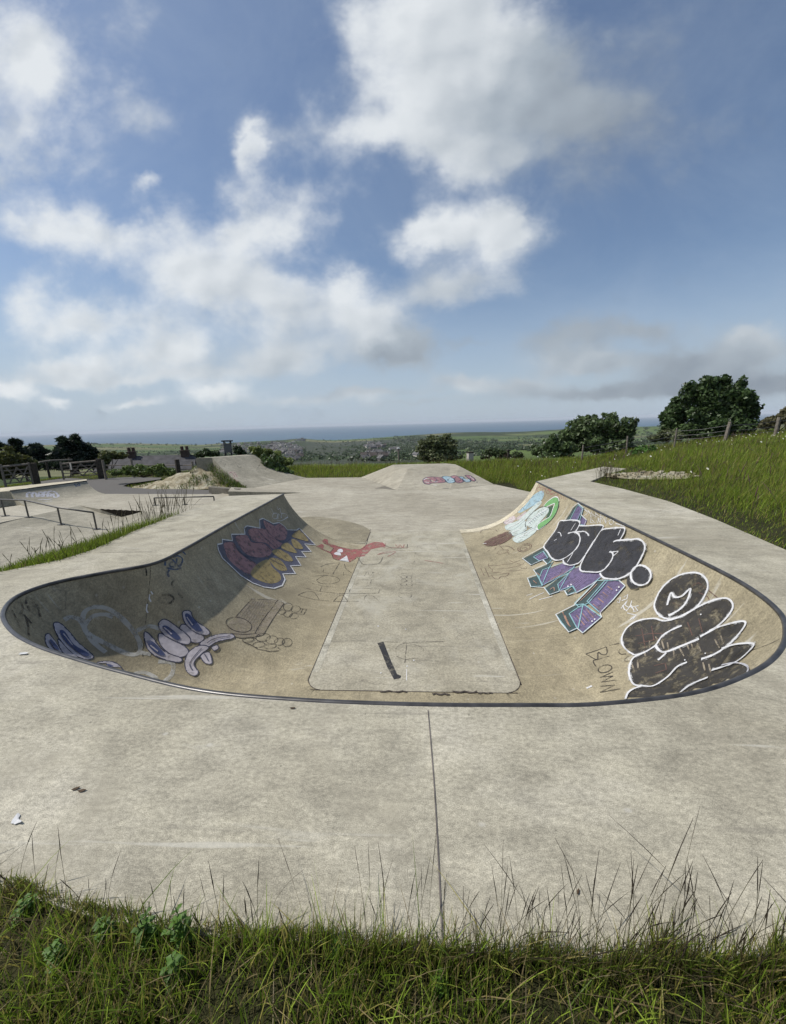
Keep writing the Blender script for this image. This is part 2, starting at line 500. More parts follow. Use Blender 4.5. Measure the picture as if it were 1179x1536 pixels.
tag(sl.build('skatepark_floor', M['slab']), kind='structure')
surf.add([(x, y, FZ - 0.004) for x, y in far_slab], tri)

# floor joint lines, lying on floor and deck
def ribbon(mb, pts, w, z=None, mi=0):
    pts = [Vector(p) for p in pts]
    L = []
    for i, p in enumerate(pts):
        t = (pts[min(i + 1, len(pts) - 1)] - pts[max(i - 1, 0)]).normalized()
        s_ = Vector((-t.y, t.x, 0)) * (w if not isinstance(w, list) else w[i]) / 2
        L += [p + s_, p - s_]
    mb.add(L, [(2 * i + 1, 2 * i + 3, 2 * i + 2, 2 * i) for i in range(len(pts) - 1)], mi)
jn = MB()
jl = [Vector((x, y, FZ + 0.004)) for x, y in fl[:-2]]
jl = [Vector((XL, 8.3, FZ + 0.004)), Vector((XL, 6.5, FZ + 0.004)), Vector((XL, 4.6, FZ + 0.004))] + jl + [Vector((XR, 5.0, FZ + 0.004)), Vector((XR, 7.0, FZ + 0.004)), Vector((XR, 8.6, FZ + 0.004))]
jl = catmull(jl, 4)
ribbon(jn, jl, [0.005 + 0.008 * abs(math.sin(i * 1.7) * math.sin(i * 0.37)) for i in range(len(jl))])
ribbon(jn, [(XL, 10.14, FZ + 0.004), (XL, 9.9, FZ + 0.004), (XL, 9.3, FZ + 0.004)], 0.02)
# broken edge along the near joint
for x0, x1, dy, w in ((-0.45, -0.15, 0.0, 0.025), (0.13, 0.32, -0.03, 0.03), (0.35, 0.62, 0.01, 0.03), (0.62, 0.78, 0.0, 0.02)):
    k = 7
    ribbon(jn, [(x0 + (x1 - x0) * i / (k - 1), YN + dy - 0.02 * abs(math.sin(i * 2.1 + x0 * 9)), FZ + 0.012) for i in range(k)], [w * (0.3 + 0.7 * abs(math.sin(i * 1.3 + x1 * 5))) for i in range(k)])
pm = MB()
ribbon(pm, [Vector((p.x + (0.05 if p.x < 0 else -0.05), p.y + 0.0, FZ + 0.002)) for p in jl if p.y > 4.0 and p.x < 0], 0.085)
child(pm.build('mortar_band', M['mortar']))
pm = MB()
ribbon(pm, [Vector((p.x - 0.05, p.y, FZ + 0.002)) for p in jl if p.y > 4.0 and p.x > 0], 0.085)
child(pm.build('mortar_band', M['mortar']))
child(jn.build('expansion_joint', M['joint']))
dj = MB()
a = onz(642, 1066); b = onz(652, 1190); c = onz(664, 1420)
ribbon(dj, catmull([(a.x, a.y, 0.004), (b.x, b.y, 0.004), (c.x, c.y, 0.004)], 6), 0.0055)
child(dj.build('deck_joint', M['faint_joint']))
dj = MB()
for uv in (((228, 828), (150, 829)),):
    p, q = onz(*uv[0]), onz(*uv[1])
    ribbon(dj, [(p.x, p.y, 0.004), (q.x, q.y, 0.004)], 0.006)
child(dj.build('deck_joint', M['faint_joint']))
# paler curb band along the right wall end
eb = MB()
row = rows[-1]; prev = rows[-3]
Lr = []
for k in range(NS + 1):
    p = row[k]; q = Vector((p.x, p.y - (0.30 if k < NS - 1 else 0.22), p.z))
    e2 = Vector((p.x, p.y, 0)) - floor_foot(p); nrm = Vector((-1, 0, 0))
    R = (1.93 ** 2 + D * D) / (2 * D); cen = Vector((3.13 - 1.93, p.y, FZ + R)); nv = (cen - p).normalized() * 0.004 if k else Vector((0, 0, 0.004))
    Lr += [p + nv, q + nv]
eb.add(Lr, [(2 * k, 2 * k + 1, 2 * k + 3, 2 * k + 2) for k in range(NS)])
child(eb.build('edge_band', M['edge'], None, True))
# a darker slab poured in the left corner behind the wall end
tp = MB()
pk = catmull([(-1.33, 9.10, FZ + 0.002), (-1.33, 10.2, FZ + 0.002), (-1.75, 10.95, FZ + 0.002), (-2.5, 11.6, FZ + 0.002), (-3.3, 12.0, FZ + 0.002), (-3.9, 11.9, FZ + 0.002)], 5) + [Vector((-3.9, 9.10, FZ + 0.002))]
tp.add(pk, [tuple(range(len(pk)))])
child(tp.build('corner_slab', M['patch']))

# hip
hip = thing('concrete_hip', 'low concrete hip with pink and blue graffiti at the far end', 'skate hip', (0.5, 18.5, FZ))
hp = MB()
TL, TM, TR_ = onz(592, 700, -0.62), onz(675, 698, -0.62), onz(690, 699.5, -0.64)
TF = onz(612, 703.0, -0.63)
FB = Vector((-1.25, 17.55, FZ)); FB2 = Vector((-0.9, 16.9, FZ)); BR = Vector((3.53, 18.0, FZ)); BL = Vector((-3.15, 21.25, FZ)); BM = Vector((1.4, 16.75, FZ))
back = [Vector((p.x - 0.15, p.y + 1.0, p.z)) for p in (TL, TM, TR_)]
V_ = [TL, TM, TR_, FB, FB2, BM, BR, BL] + back + [Vector((p.x, p.y, FZ - 0.3)) for p in back] + [Vector((BR.x, BR.y, FZ - 0.3)), Vector((BL.x, BL.y, FZ - 0.3)), TF]
hp.add(V_, [(0, 3, 16), (0, 16, 1), (16, 3, 4), (16, 4, 5), (16, 5, 1), (1, 5, 2), (5, 6, 2), (7, 3, 0), (0, 1, 9, 8), (1, 2, 10, 9), (8, 9, 12, 11), (9, 10, 13, 12), (7, 0, 8), (7, 8, 11, 15), (2, 6, 10), (10, 6, 14, 13)])
ho = hp.build('riding_face', M['slab']); ho.parent = hip; ho.matrix_parent_inverse = Matrix.Translation(hip.location).inverted()
surf.add(V_, [(0, 3, 16), (0, 16, 1), (16, 3, 4), (16, 4, 5), (16, 5, 1), (1, 5, 2), (5, 6, 2), (7, 3, 0)])
hs = MB()
hs.add([onz(562, 732.6, FZ) + Vector((0, 0, .001)), onz(577, 729.2, FZ) + Vector((0, 0, 0.02)), onz(593, 735, FZ) + Vector((0, 0, .001)), onz(576, 733.0, FZ) + Vector((0, 0, .001))], [(0, 3, 2, 1)])
o = hs.build('foot_shade', M['darkcon']); o.parent = hip; o.matrix_parent_inverse = Matrix.Translation(hip.location).inverted()  # dark patch paints the shade of a small step at the hip foot

# far left bank ramp
bank = thing('bank_ramp', 'tall plain concrete bank ramp rising beside the chalk mound', 'skate ramp', (-9, 20, FZ))
bk = MB()
B1, B2 = Vector((-8.22, 18.0, FZ)), Vector((-6.3, 21.5, FZ))
T1, T2 = onz(318, 686.5, 0.08), onz(381, 682.5, 0.02)
NBK = 10
ra, rb = [], []
for k in range(NBK + 1):
    t = k / NBK
    s_ = t - 0.10 * math.sin(math.pi * t)        # slightly hollow
    ra.append(B1.lerp(T1, t) + Vector((0, 0, (s_ - t) * 1.4)))
    rb.append(B2.lerp(T2, t) + Vector((0, 0, (s_ - t) * 2.2)))
vs = []
for k in range(NBK + 1): vs += [ra[k], ra[k].lerp(rb[k], 0.5) , rb[k]]
fs = []
for k in range(NBK):
    for j in range(2): fs.append((3 * k + j, 3 * k + j + 1, 3 * k + j + 4, 3 * k + j + 3))
bk.add(vs, fs)
o = bk.build('riding_face', M['ramp'], None, True); o.parent = bank; o.matrix_parent_inverse = Matrix.Translation(bank.location).inverted()
surf.add(vs, fs)
pl = MB()
PA, PB_ = T1 + Vector((-0.85, -0.1, 0)), T2 + Vector((-0.7, 0.5, 0))
dn = lambda p: Vector((p.x, p.y, FZ - 0.3))
pl.add([T1, T2, PB_, PA, dn(T1), dn(T2), dn(PB_), dn(PA)], [(0, 1, 2, 3), (3, 7, 4, 0), (2, 6, 7, 3), (1, 5, 6, 2)])
side = [T1] + ra[::-1][1:] + [dn(T1)]
pl.add(side, [tuple(range(len(side)))])
side = [T2] + rb[::-1][1:] + [dn(T2)]
pl.add(side, [tuple(range(len(side) - 1, -1, -1))])
o = pl.build('platform', M['ramp']); o.parent = bank; o.matrix_parent_inverse = Matrix.Translation(bank.location).inverted()

# wedge ledge behind the left end of the bowl
wl = MB()
w0, w1 = Vector((-8.05, 15.7, FZ)), Vector((-5.2, 16.6, FZ))
hgt = 0.27
wl.add([w0, w1, w0 + Vector((0, 0, hgt)), w1 + Vector((0, 0, .006)), w0 + Vector((-.45, 1.2, hgt * .95)), w1 + Vector((-1.6, 1.0, 0.004)), w0 + Vector((-.45, 1.2, -.01))], [(0, 1, 3, 2), (2, 3, 5, 4), (0, 2, 4, 6), (4, 5, 6)])
tag(wl.build('concrete_ledge', [M['slab']]), 'low wedge shaped concrete ledge tapering to the ground behind the bowl', 'ledge')
# dark retaining wall below the mound
rw = MB()
a, b = onz(303, 737, FZ), onz(344, 742, FZ)
a = Vector((-9.75, 17.2, FZ)); b = Vector((-8.0, 16.35, FZ))
rw.prism([(a.x, a.y), (b.x, b.y), (b.x + .1, b.y + .25), (a.x + .1, a.y + .25)], FZ - .1, FZ + 0.24)
tag(bevel(rw.build('retaining_wall', M['darkcon']), 0.01), 'short dark retaining wall at the foot of the chalk mound', 'wall')

# left plaza: lower slab with two banks and the little dark gap
LZ = -1.62
T = [Vector(p) for p in ((-17.6, 9.6, FZ), (-13.97, 12.61, FZ), (-13.76, 14.53, FZ), (-12.16, 13.69, FZ), (-10.08, 13.21, FZ), (-7.68, 12.6, FZ), (-5.4, 10.4, FZ))]
Vv = T[3].lerp(T[4], 0.5) + Vector((0.02, -0.05, -0.24))
W1, W2 = onz(140, 799, LZ), onz(0, 834, LZ)
pz = MB()
off = Vector((0, 0, -0.002))
Vt = [p + off for p in T] + [Vv, W1, W2, Vector((-13.5, 4.8, LZ)), Vector((-8.2, 11.2, LZ)), Vector((-4.7, 8.9, LZ)), Vector((-4.7, 5.0, LZ))]
# 0..6 = T ; 7 Vv ; 8 W1 ; 9 W2 ; 10 ; 11 ; 12 ; 13
pz.add(Vt, [(0, 10, 9, 1), (1, 9, 8), (1, 8, 2), (2, 8, 7), (2, 7, 3), (7, 11, 4), (11, 5, 4), (11, 12, 6, 5), (7, 8, 11), (8, 9, 13, 12, 11), (9, 10, 13)])
tag(pz.build('plaza_banks', M['ramp']), kind='structure')
surf.add(Vt, [(0, 10, 9, 1), (1, 9, 8), (1, 8, 2), (2, 8, 7), (2, 7, 3), (7, 11, 4), (11, 5, 4), (11, 12, 6, 5), (7, 8, 11), (8, 9, 13, 12, 11)])
gp = MB()
gpn = [Vt[3].lerp(Vt[4], k / 14) + Vector((0, -0.03, 0.014 + 0.02 * (k % 2))) for k in range(15)]
gp.add(gpn + [Vv + Vector((0, -0.012, 0.0))], [(k, 15, k + 1) for k in range(14)])
tag(gp.build('dark_gap', M['gap_dark']), kind='structure')  # near-black jagged triangle over the step face between the banks

BVH = BVHTree.FromPolygons([Vector(v) for v in surf.v], surf.f)

# quarter pipe on the left
qp = thing('quarter_pipe', 'low grey concrete quarter pipe with white bubble graffiti near the wooden gates', 'skate ramp', (-16.3, 16.3, FZ))
def kid(o, par):
    o.parent = par; o.matrix_parent_inverse = par.matrix_basis.inverted(); return o
q0, q1 = onz(15, 736.5, -0.74), onz(130, 721.5, -0.74)
q0 = q0 + (q0 - q1) * 0.0
b0, b1 = Vector((q0.x + 1.25, q0.y - 0.55, FZ)), Vector((-14.95, 17.3, FZ))
qb = MB()
QN = 10; rws = []
for k in range(QN + 1):
    a = k / QN * math.radians(62)
    s_, h_ = math.sin(a) / math.sin(math.radians(62)), (1 - math.cos(a)) / (1 - math.cos(math.radians(62)))
    rws.append([Vector((b.x + (q.x - b.x) * s_, b.y + (q.y - b.y) * s_, FZ + 0.56 * h_)) for b, q in ((b0, q0), (b1, q1))])
vs = [p for r in rws for p in r]
qb.add(vs, [(2 * k, 2 * k + 1, 2 * k + 3, 2 * k + 2) for k in range(QN)])
kid(qb.build('riding_face', M['ramp'], None, True), qp)
QBVH = BVHTree.FromPolygons([Vector(v) for v in vs], [(2 * k, 2 * k + 1, 2 * k + 3, 2 * k + 2) for k in range(QN)])
qd = MB()
d0, d1 = onz(0, 732, -0.74), onz(130, 719, -0.74)
qd.prism([(q0.x, q0.y), (q1.x, q1.y), (d1.x, d1.y), (d0.x, d0.y), (q0.x - 2.6, q0.y - 1.2), (q0.x - 2.2, q0.y - 1.4)], FZ - .3, -0.738)
for i in (0, 1):
    col = [r[i] for r in rws] + [Vector((rws[-1][i].x, rws[-1][i].y, FZ - .05)), Vector((rws[0][i].x, rws[0][i].y, FZ - .05))]
    qd.add(col, [tuple(range(len(col)))])
kid(qd.build('platform', M['edge']), qp)
qc = MB(); qc.tube([q0 + Vector((0, 0, .005)), q1 + Vector((0, 0, .005))], 0.025, 8)
kid(qc.build('coping', M['steel'], None, True), qp)

# grind rails
def drop(x, y):
    h = BVH.ray_cast(Vector((x, y, 3)), Vector((0, 0, -1)))
    return h[0].z if h[0] is not None else FZ
def grind_rail(label, pts, posts, r=0.028):
    t = thing('grind_rail', label, 'grind rail', (pts[0][0], pts[0][1], FZ), 0, 'grind rails on the plaza')
    mb = MB(); mb.tube(pts, r, 10)
    kid(mb.build('rail', M['rail'], None, True), t)
    for (x, y, z) in posts:
        zb = drop(x, y)
        mb = MB(); mb.tube([(x, y, zb - 0.01), (x, y, z - 0.01)], 0.026, 8)
        mb.box((x, y, zb + 0.008), (0.16, 0.16, 0.016))
        kid(mb.build('leg', M['rail']), t)
    return t
def ray_hit(u, v):
    h = BVH.ray_cast(Vector(EYE), Vector(ray(u, v)))
    return h[0]
def above(p, u, v):
    d = ray(u, v); t = math.hypot(p.x - EYE[0], p.y - EYE[1]) / math.hypot(d[0], d[1])
    return Vector((p.x, p.y, (EYE + d * t)[2]))
feet = [ray_hit(145, 794), ray_hit(92, 787), ray_hit(43, 776)]
tops = [above(p, u, v) for p, (u, v) in zip(feet, ((138, 769), (88, 761), (38, 750)))]
dirn = (tops[2] - tops[1]); 
p4 = Vector((-15.1, 12.75, tops[2].z)); p5 = Vector((-17.3, 13.1, tops[2].z))
grind_rail('dark steel grind rail kinked down the bank, nearest the quarter pipe', [p5, p4, tops[2], tops[1], tops[0]], [(p.x, p.y, q.z) for p, q in zip(feet, tops)] + [(p4.x + .1, p4.y, p4.z)])
f2 = [onz(233, 758, FZ), onz(277, 760, FZ), onz(322, 756, FZ)]
t2 = [Vector((p.x, p.y, FZ + 0.30)) for p in f2]
mid = (t2[0] + t2[2]) / 2
grind_rail('low level steel grind rail standing on the pale slab behind the bowl', [t2[0], mid, t2[2]], [(t2[0].x, t2[0].y, t2[0].z), (mid.x, mid.y, mid.z), (t2[2].x, t2[2].y, t2[2].z)], 0.024)

# ------------------------------------------------------------------ graffiti: flat paint lying on the concrete
class Zm:
    def __init__(s, x, y, k): s.x, s.y, s.k = x, y, k
    def __call__(s, pts): return [(s.x + p[0] / s.k, s.y + p[1] / s.k) for p in pts]
zA, zB, zC, zD_ = Zm(310, 740, 6.55), Zm(430, 790, 4.716), Zm(780, 740, 9.825), Zm(880, 770, 9.825)
zE, zF, zG, zH = Zm(780, 840, 5.895), Zm(920, 850, 5.359), Zm(700, 710, 7.86), Zm(50, 900, 3.684)
zI, zJ, zK, zL = Zm(330, 880, 7.86), Zm(540, 930, 7.369), Zm(700, 830, 9.07), Zm(860, 920, 10.718)
zM, zN, zO, zP = Zm(610, 700, 9.825), Zm(0, 720, 9.825), Zm(200, 800, 9.07), Zm(0, 850, 8.533)

class Piece:
    """one painted piece: polygons and strokes projected on the concrete, a few millimetres of paint layers"""
    def __init__(s, bvh=None):
        s.mb = MB(); s.mats = []; s.k = 0; s.bvh = bvh or BVH
    def mi(s, mat):
        if mat not in s.mats: s.mats.append(mat)
        return s.mats.index(mat)
    def hit(s, u, v):
        h = s.bvh.ray_cast(Vector(EYE), Vector(ray(u, v)))
        if h[0] is None: return None, None
        nn = h[1] if h[1].dot(Vector(ray(u, v))) < 0 else -h[1]
        return h[0], nn
    def lift(s): return 0.0025 + 0.0007 * s.k
    def fill(s, pts, mat, smooth=True, step=5.0):
        s.k += 1
        if smooth: pts = [(p.x, p.y) for p in catmull([(a, b, 0) for a, b in pts], 4, True)]
        xs = [p[0] for p in pts]; ys = [p[1] for p in pts]
        n = len(pts)
        inner = []
        def inside(x, y):
            c = False
            j = n - 1
            for i in range(n):
                xi, yi, xj, yj = pts[i][0], pts[i][1], pts[j][0], pts[j][1]
                if (yi > y) != (yj > y) and x < (xj - xi) * (y - yi) / (yj - yi + 1e-12) + xi: c = not c
                j = i
            return c
        x = min(xs) + step / 2
        while x < max(xs):
            y = min(ys) + step / 2
            while y < max(ys):
                if inside(x, y): inner.append((x, y))
                y += step
            x += step
        vs2 = [Vector(p) for p in pts + inner]
        r = delaunay_2d_cdt(vs2, [(i, (i + 1) % n) for i in range(n)], [], 0, 1e-5)
        P3 = []
        for v in r[0]:
            h, nn = s.hit(v[0], v[1])
            P3.append(None if h is None else h + nn * s.lift())
        fs = []
        for f in r[2]:
            cx = sum(r[0][i][0] for i in f) / len(f); cy = sum(r[0][i][1] for i in f) / len(f)
            if not inside(cx, cy) or any(P3[i] is None for i in f): continue
            q = [P3[i] for i in f]
            if max((q[i] - q[i - 1]).length for i in range(len(q))) > 0.9: continue
            fs.append(tuple(f))
        s.mb.add([p if p is not None else (0, 5, -1.5) for p in P3], fs, s.mi(mat))
        return s
    def stroke(s, pts, w, mat, smooth=True, closed=False, taper=False):
        if mat is WH and w >= 0.024:
            s.stroke(pts, w * 2.3, SPRAY, smooth, closed)
        s.k += 0.25
        if smooth and len(pts) > 2: pts = [(p.x, p.y) for p in catmull([(a, b, 0) for a, b in pts], 5, closed)]
        if closed: pts = pts + [pts[0]]
        dense = []
        for i in range(len(pts) - 1):
            d = math.dist(pts[i], pts[i + 1]); k = max(1, int(d / 4))
            for j in range(k): dense.append((pts[i][0] + (pts[i + 1][0] - pts[i][0]) * j / k, pts[i][1] + (pts[i + 1][1] - pts[i][1]) * j / k))
        dense.append(pts[-1])
        H = [s.hit(*p) for p in dense]
        H = [h for h in H if h[0] is not None]
        if len(H) < 2: return s
        L = []
        m_ = len(H)
        for i, (p, nn) in enumerate(H):
            t = H[min(i + 1, m_ - 1)][0] - H[max(i - 1, 0)][0]
            if t.length < 1e-6: t = Vector((1, 0, 0))
            sd = nn.cross(t.normalized())
            ww = w * 0.78 * (0.82 + 0.36 * vnoise(i * 0.45 + s.k * 3.1, 3.3))
            if taper: ww *= 0.35 + 0.65 * math.sin(math.pi * min(1, (i + 0.6) / m_))
            L += [p + nn * s.lift() + sd * ww / 2, p + nn * s.lift() - sd * ww / 2]
        fs = []
        for i in range(m_ - 1):
            if (H[i + 1][0] - H[i][0]).length < 0.8: fs.append((2 * i + 1, 2 * i + 3, 2 * i + 2, 2 * i))
        s.mb.add(L, fs, s.mi(mat))
        return s
    def ellipse(s, cx, cy, rx, ry, rot=0, n=14):
        return [(cx + rx * math.cos(a) * math.cos(rot) - ry * math.sin(a) * math.sin(rot), cy + rx * math.cos(a) * math.sin(rot) + ry * math.sin(a) * math.cos(rot)) for a in [2 * math.pi * i / n for i in range(n)]]
    def build(s, label, par=None):
        o = s.mb.build('graffiti', s.mats)
        kid(o, par or bowl)
        tag(o, label)
        return o

K_ = paint('black', (0.032, 0.032, 0.037), 0.24, 0.6, 0.9, 7)
KW = paint('worn_black', (0.040, 0.037, 0.034), 0.35, 0.65, 1.0, 5)
WH = paint('white', (0.60, 0.60, 0.61), 0.2)
SPRAY = paint('overspray', (0.50, 0.50, 0.49), 0.78, 0.7, 0.3, 60)
WHS = paint('thin_white', (0.66, 0.66, 0.66), 0.25)
MIST = paint('white_mist', (0.44, 0.43, 0.39), 0.34, 0.7, 0.3, 4)
PEN = paint('marker_pen', (0.04, 0.034, 0.03), 0.42)
FAINT = paint('faint_pen', (0.07, 0.06, 0.05), 0.56)
RED = paint('red', (0.31, 0.105, 0.10), 0.42)
DRED = paint('plum_red', (0.33, 0.185, 0.185), 0.35)
YEL = paint('mustard', (0.30, 0.235, 0.105), 0.3)
NAVY = paint('navy', (0.095, 0.098, 0.135), 0.25)
DNAVY = paint('dark_navy', (0.05, 0.055, 0.09), 0.3)
PURP = paint('purple', (0.125, 0.100, 0.185), 0.25, 0.6, 0.8, 22)
LPUR = paint('pale_purple', (0.24, 0.18, 0.30), 0.35, 0.6, 0.5, 40)
ORNG = paint('peach', (0.36, 0.21, 0.15), 0.4)
AQUA = paint('aqua', (0.22, 0.39, 0.42), 0.25)
TEALK = paint('dark_teal', (0.05, 0.075, 0.075), 0.2)
LAV = paint('lavender', (0.46, 0.43, 0.46), 0.22)
BLUE = paint('blue', (0.06, 0.078, 0.165), 0.2)
MBLU = paint('slate_blue', (0.07, 0.10, 0.16), 0.4)
GRN = paint('green', (0.15, 0.33, 0.125), 0.2)
DGRN = paint('dark_green', (0.045, 0.085, 0.05), 0.15)
PALE = paint('pale_mint', (0.46, 0.52, 0.49), 0.25)
PINKW = paint('pale_pink', (0.50, 0.43, 0.42), 0.3)
ICE = paint('ice_blue', (0.30, 0.42, 0.47), 0.25)
BRWN = paint('red_brown', (0.13, 0.075, 0.06), 0.4)
PINK = paint('pink', (0.34, 0.17, 0.19), 0.4)
GREYW = paint('grey_white', (0.46, 0.46, 0.50), 0.3)
TAN = paint('tan_tone', (0.30, 0.255, 0.19), 0.5)

# left wall letters, plum fading to mustard
g = Piece()
out = [(100, 505), (150, 495), (148, 455), (248, 468), (238, 405), (372, 405), (365, 340), (395, 322), (520, 345), (515, 262), (548, 248), (650, 300), (710, 290), (760, 325), (790, 362), (880, 365), (910, 345), (975, 415), (1065, 510), (960, 500), (1025, 575), (930, 575), (975, 630), (870, 625), (925, 712), (820, 715), (870, 792), (745, 795), (768, 850), (740, 910), (660, 938), (560, 925), (450, 885), (330, 810), (220, 705), (150, 640), (110, 560)]
g.fill(zA(out), NAVY, False)
for poly, mt in (([(170, 490), (265, 485), (300, 560), (400, 650), (490, 700), (430, 800), (300, 730), (210, 640), (180, 560)], DRED),
                 ([(430, 800), (490, 700), (600, 650), (640, 720), (720, 800), (720, 860), (640, 888), (540, 868)], YEL),
                 ([(285, 425), (390, 415), (440, 480), (560, 495), (640, 560), (600, 620), (480, 630), (380, 590), (310, 500)], DRED),
                 ([(610, 640), (720, 655), (790, 755), (720, 760), (660, 720)], YEL),
                 ([(410, 358), (580, 355), (700, 470), (740, 500), (660, 550), (580, 490), (460, 470)], DRED),
                 ([(640, 580), (700, 550), (800, 600), (845, 665), (760, 660)], YEL),
                 ([(555, 268), (660, 320), (710, 300), (760, 335), (790, 390), (760, 460), (680, 450), (600, 380)], DRED),
                 ([(735, 510), (800, 490), (885, 582), (830, 580), (740, 545)], YEL),
                 ([(830, 455), (890, 470), (945, 545), (860, 535)], YEL),
                 ([(845, 405), (910, 365), (1000, 468), (940, 462), (840, 430)], YEL)):
    g.fill(zA(poly), mt, True)
for ln in ([(265, 485), (310, 560), (420, 650), (480, 690)], [(430, 430), (440, 480), (560, 495), (640, 570)], [(500, 365), (560, 430), (660, 520), (690, 545)], [(610, 395), (690, 460), (760, 490)], [(610, 640), (700, 690), (760, 720)], [(300, 565), (400, 625), (490, 635)]):
    g.stroke(zA(ln), 0.02, DNAVY)
g.stroke(zA(out), 0.026, WHS, False, True)
g.build('jagged plum and mustard letters outlined in navy and white')
g = Piece()
for ln in ([(690, 195), (655, 200), (650, 240), (685, 250), (695, 215), (690, 195)], [(700, 250), (705, 200), (735, 245), (730, 190)], [(690, 130), (700, 160), (720, 150), (730, 195), (770, 200), (795, 230), (770, 245)], [(690, 265), (730, 270), (800, 235)]):
    g.stroke(zA(ln), 0.014, WHS)
g.build('small white scribbled tag at the left wall end')

# red creature and writing across the floor edge
g = Piece()
body = [(205, 140), (250, 122), (262, 132), (258, 160), (312, 180), (332, 152), (262, 118), (250, 102), (268, 86), (290, 92), (292, 116), (400, 150), (455, 162), (520, 160), (560, 130), (620, 108), (680, 112), (705, 140), (640, 150), (600, 162), (545, 212), (500, 215), (450, 250), (375, 240), (330, 225), (310, 190)]
g.fill(zB(body), RED, False)
g.fill(zB([(335, 195), (345, 183), (365, 180), (382, 190), (380, 205)]), WH)
g.fill(zB([(358, 178), (366, 162), (385, 158), (397, 168), (393, 182)]), WH)
g.fill(zB([(372, 240), (425, 205), (440, 250)]), WHS, False)
for ln in ([(205, 140), (310, 185), (330, 225), (375, 240), (450, 250), (500, 215)], [(310, 180), (332, 152)], [(262, 118), (400, 150), (520, 160), (560, 130), (592, 20)], [(690, 130), (740, 150), (850, 155)], [(855, 125), (850, 155)], [(500, 215), (520, 245), (550, 270), (650, 262), (680, 215)]):
    g.stroke(zB(ln), 0.018, PEN)
for ln in ([(700, 120), (690, 150), (770, 150), (860, 150)], [(770, 128), (790, 150), (800, 128), (820, 150), (832, 125)], [(650, 195), (700, 180), (770, 180), (710, 215)], [(640, 200), (760, 178)], [(975, 240), (1040, 250), (1110, 262)]):
    g.stroke(zB(ln), 0.022, RED)
for ln in ([(395, 225), (435, 232)], [(385, 238), (438, 243)], [(375, 255), (335, 320), (325, 340)], [(408, 265), (420, 300), (460, 330)]):
    g.stroke(zB(ln), 0.014, PEN)
g.build('red long-tailed creature with white eyes and teeth')
g = Piece()
for ln in ([(80, 485), (190, 515), (300, 526)], [(80, 485), (130, 463), (190, 463), (232, 520)], [(140, 437), (235, 458), (340, 470)], [(180, 402), (260, 420), (350, 430)], [(235, 458), (250, 418)], [(210, 380), (260, 350), (350, 358), (372, 385), (310, 405), (240, 400), (210, 380)], [(260, 305), (262, 325), (300, 330)], [(205, 348), (290, 345), (330, 350)], [(400, 322), (404, 345)], [(330, 530), (420, 530), (510, 528)], [(330, 530), (368, 492), (400, 488), (430, 528)], [(368, 472), (500, 474), (655, 470)], [(440, 470), (450, 440)], [(650, 470), (660, 445)], [(375, 255), (290, 265), (240, 285)]):
    g.stroke(zB(ln), 0.013, PEN)
for ln in ([(550, 350), (570, 320), (590, 350), (612, 322), (610, 360)], [(450, 378), (540, 376), (620, 378)], [(600, 370), (590, 410)], [(545, 525), (560, 490), (600, 486), (650, 525)], [(640, 375), (700, 345)], [(480, 440), (650, 436)]):
    g.stroke(zB(ln), 0.012, FAINT)
for cx, cy, rx, ry in ((838, 490, 46, 18), (868, 412, 20, 12), (826, 410, 20, 10), (868, 386, 18, 11), (828, 384, 20, 10), (868, 360, 18, 10), (828, 358, 20, 10)):
    g.stroke(zB(g.ellipse(cx, cy, rx, ry)), 0.012, FAINT, True, True)
for ln in ([(800, 440), (880, 440)], [(800, 440), (800, 455)], [(810, 335), (890, 330), (885, 345)], [(890, 265), (910, 240)], [(905, 215), (910, 185)], [(920, 150), (960, 155), (925, 140), (1040, 128), (1072, 170)], [(1080, 60), (1140, 75), (1110, 92)]):
    g.stroke(zB(ln), 0.012, FAINT)
g.build('thin black handwriting reading PHONE and faint digits')

# box shaped line figure
g = Piece()
g.fill(zI([(375, 145), (680, 158), (755, 195), (500, 575), (250, 605), (120, 545), (75, 460), (190, 350)]), TAN, False)
for ln in ([(375, 145), (680, 158), (755, 195)], [(680, 158), (600, 270), (500, 400), (412, 550)], [(755, 195), (660, 330), (570, 470), (500, 578), (412, 550)], [(375, 145), (270, 260), (190, 352)], [(120, 555), (300, 565), (412, 555)], [(120, 560), (230, 608), (380, 600), (500, 578)]):
    g.stroke(zI(ln), 0.015, PEN, len(ln) > 3)
g.stroke(zI(g.ellipse(222, 450, 155, 82, 0.25)), 0.017, PEN, True, True)
for cx, cy, rx, ry in ((800, 240, 55, 45), (890, 265, 55, 38), (730, 300, 42, 26), (800, 325, 50, 35), (870, 348, 52, 32), (505, 600, 85, 46), (610, 630, 70, 48), (455, 685, 70, 32), (700, 650, 60, 42), (790, 660, 58, 50), (590, 705, 70, 28), (330, 630, 66, 26)):
    g.stroke(zI(g.ellipse(cx, cy, rx, ry, -0.1)), 0.012, PEN, True, True)
for ln in ([(945, 262), (1020, 268), (985, 330), (890, 318)], [(975, 265), (950, 310)], [(450, 740), (590, 768), (720, 755), (680, 720)], [(265, 650), (360, 688), (450, 740)], [(380, 595), (420, 620)]):
    g.stroke(zI(ln), 0.013, PEN, False)
for k in range(9):
    g.stroke(zI([(400 + k * 28, 165 + k * 2), (250 + k * 24, 350 + k * 22)]), 0.008, FAINT)
g.build('black line drawing of a box with segmented limbs')

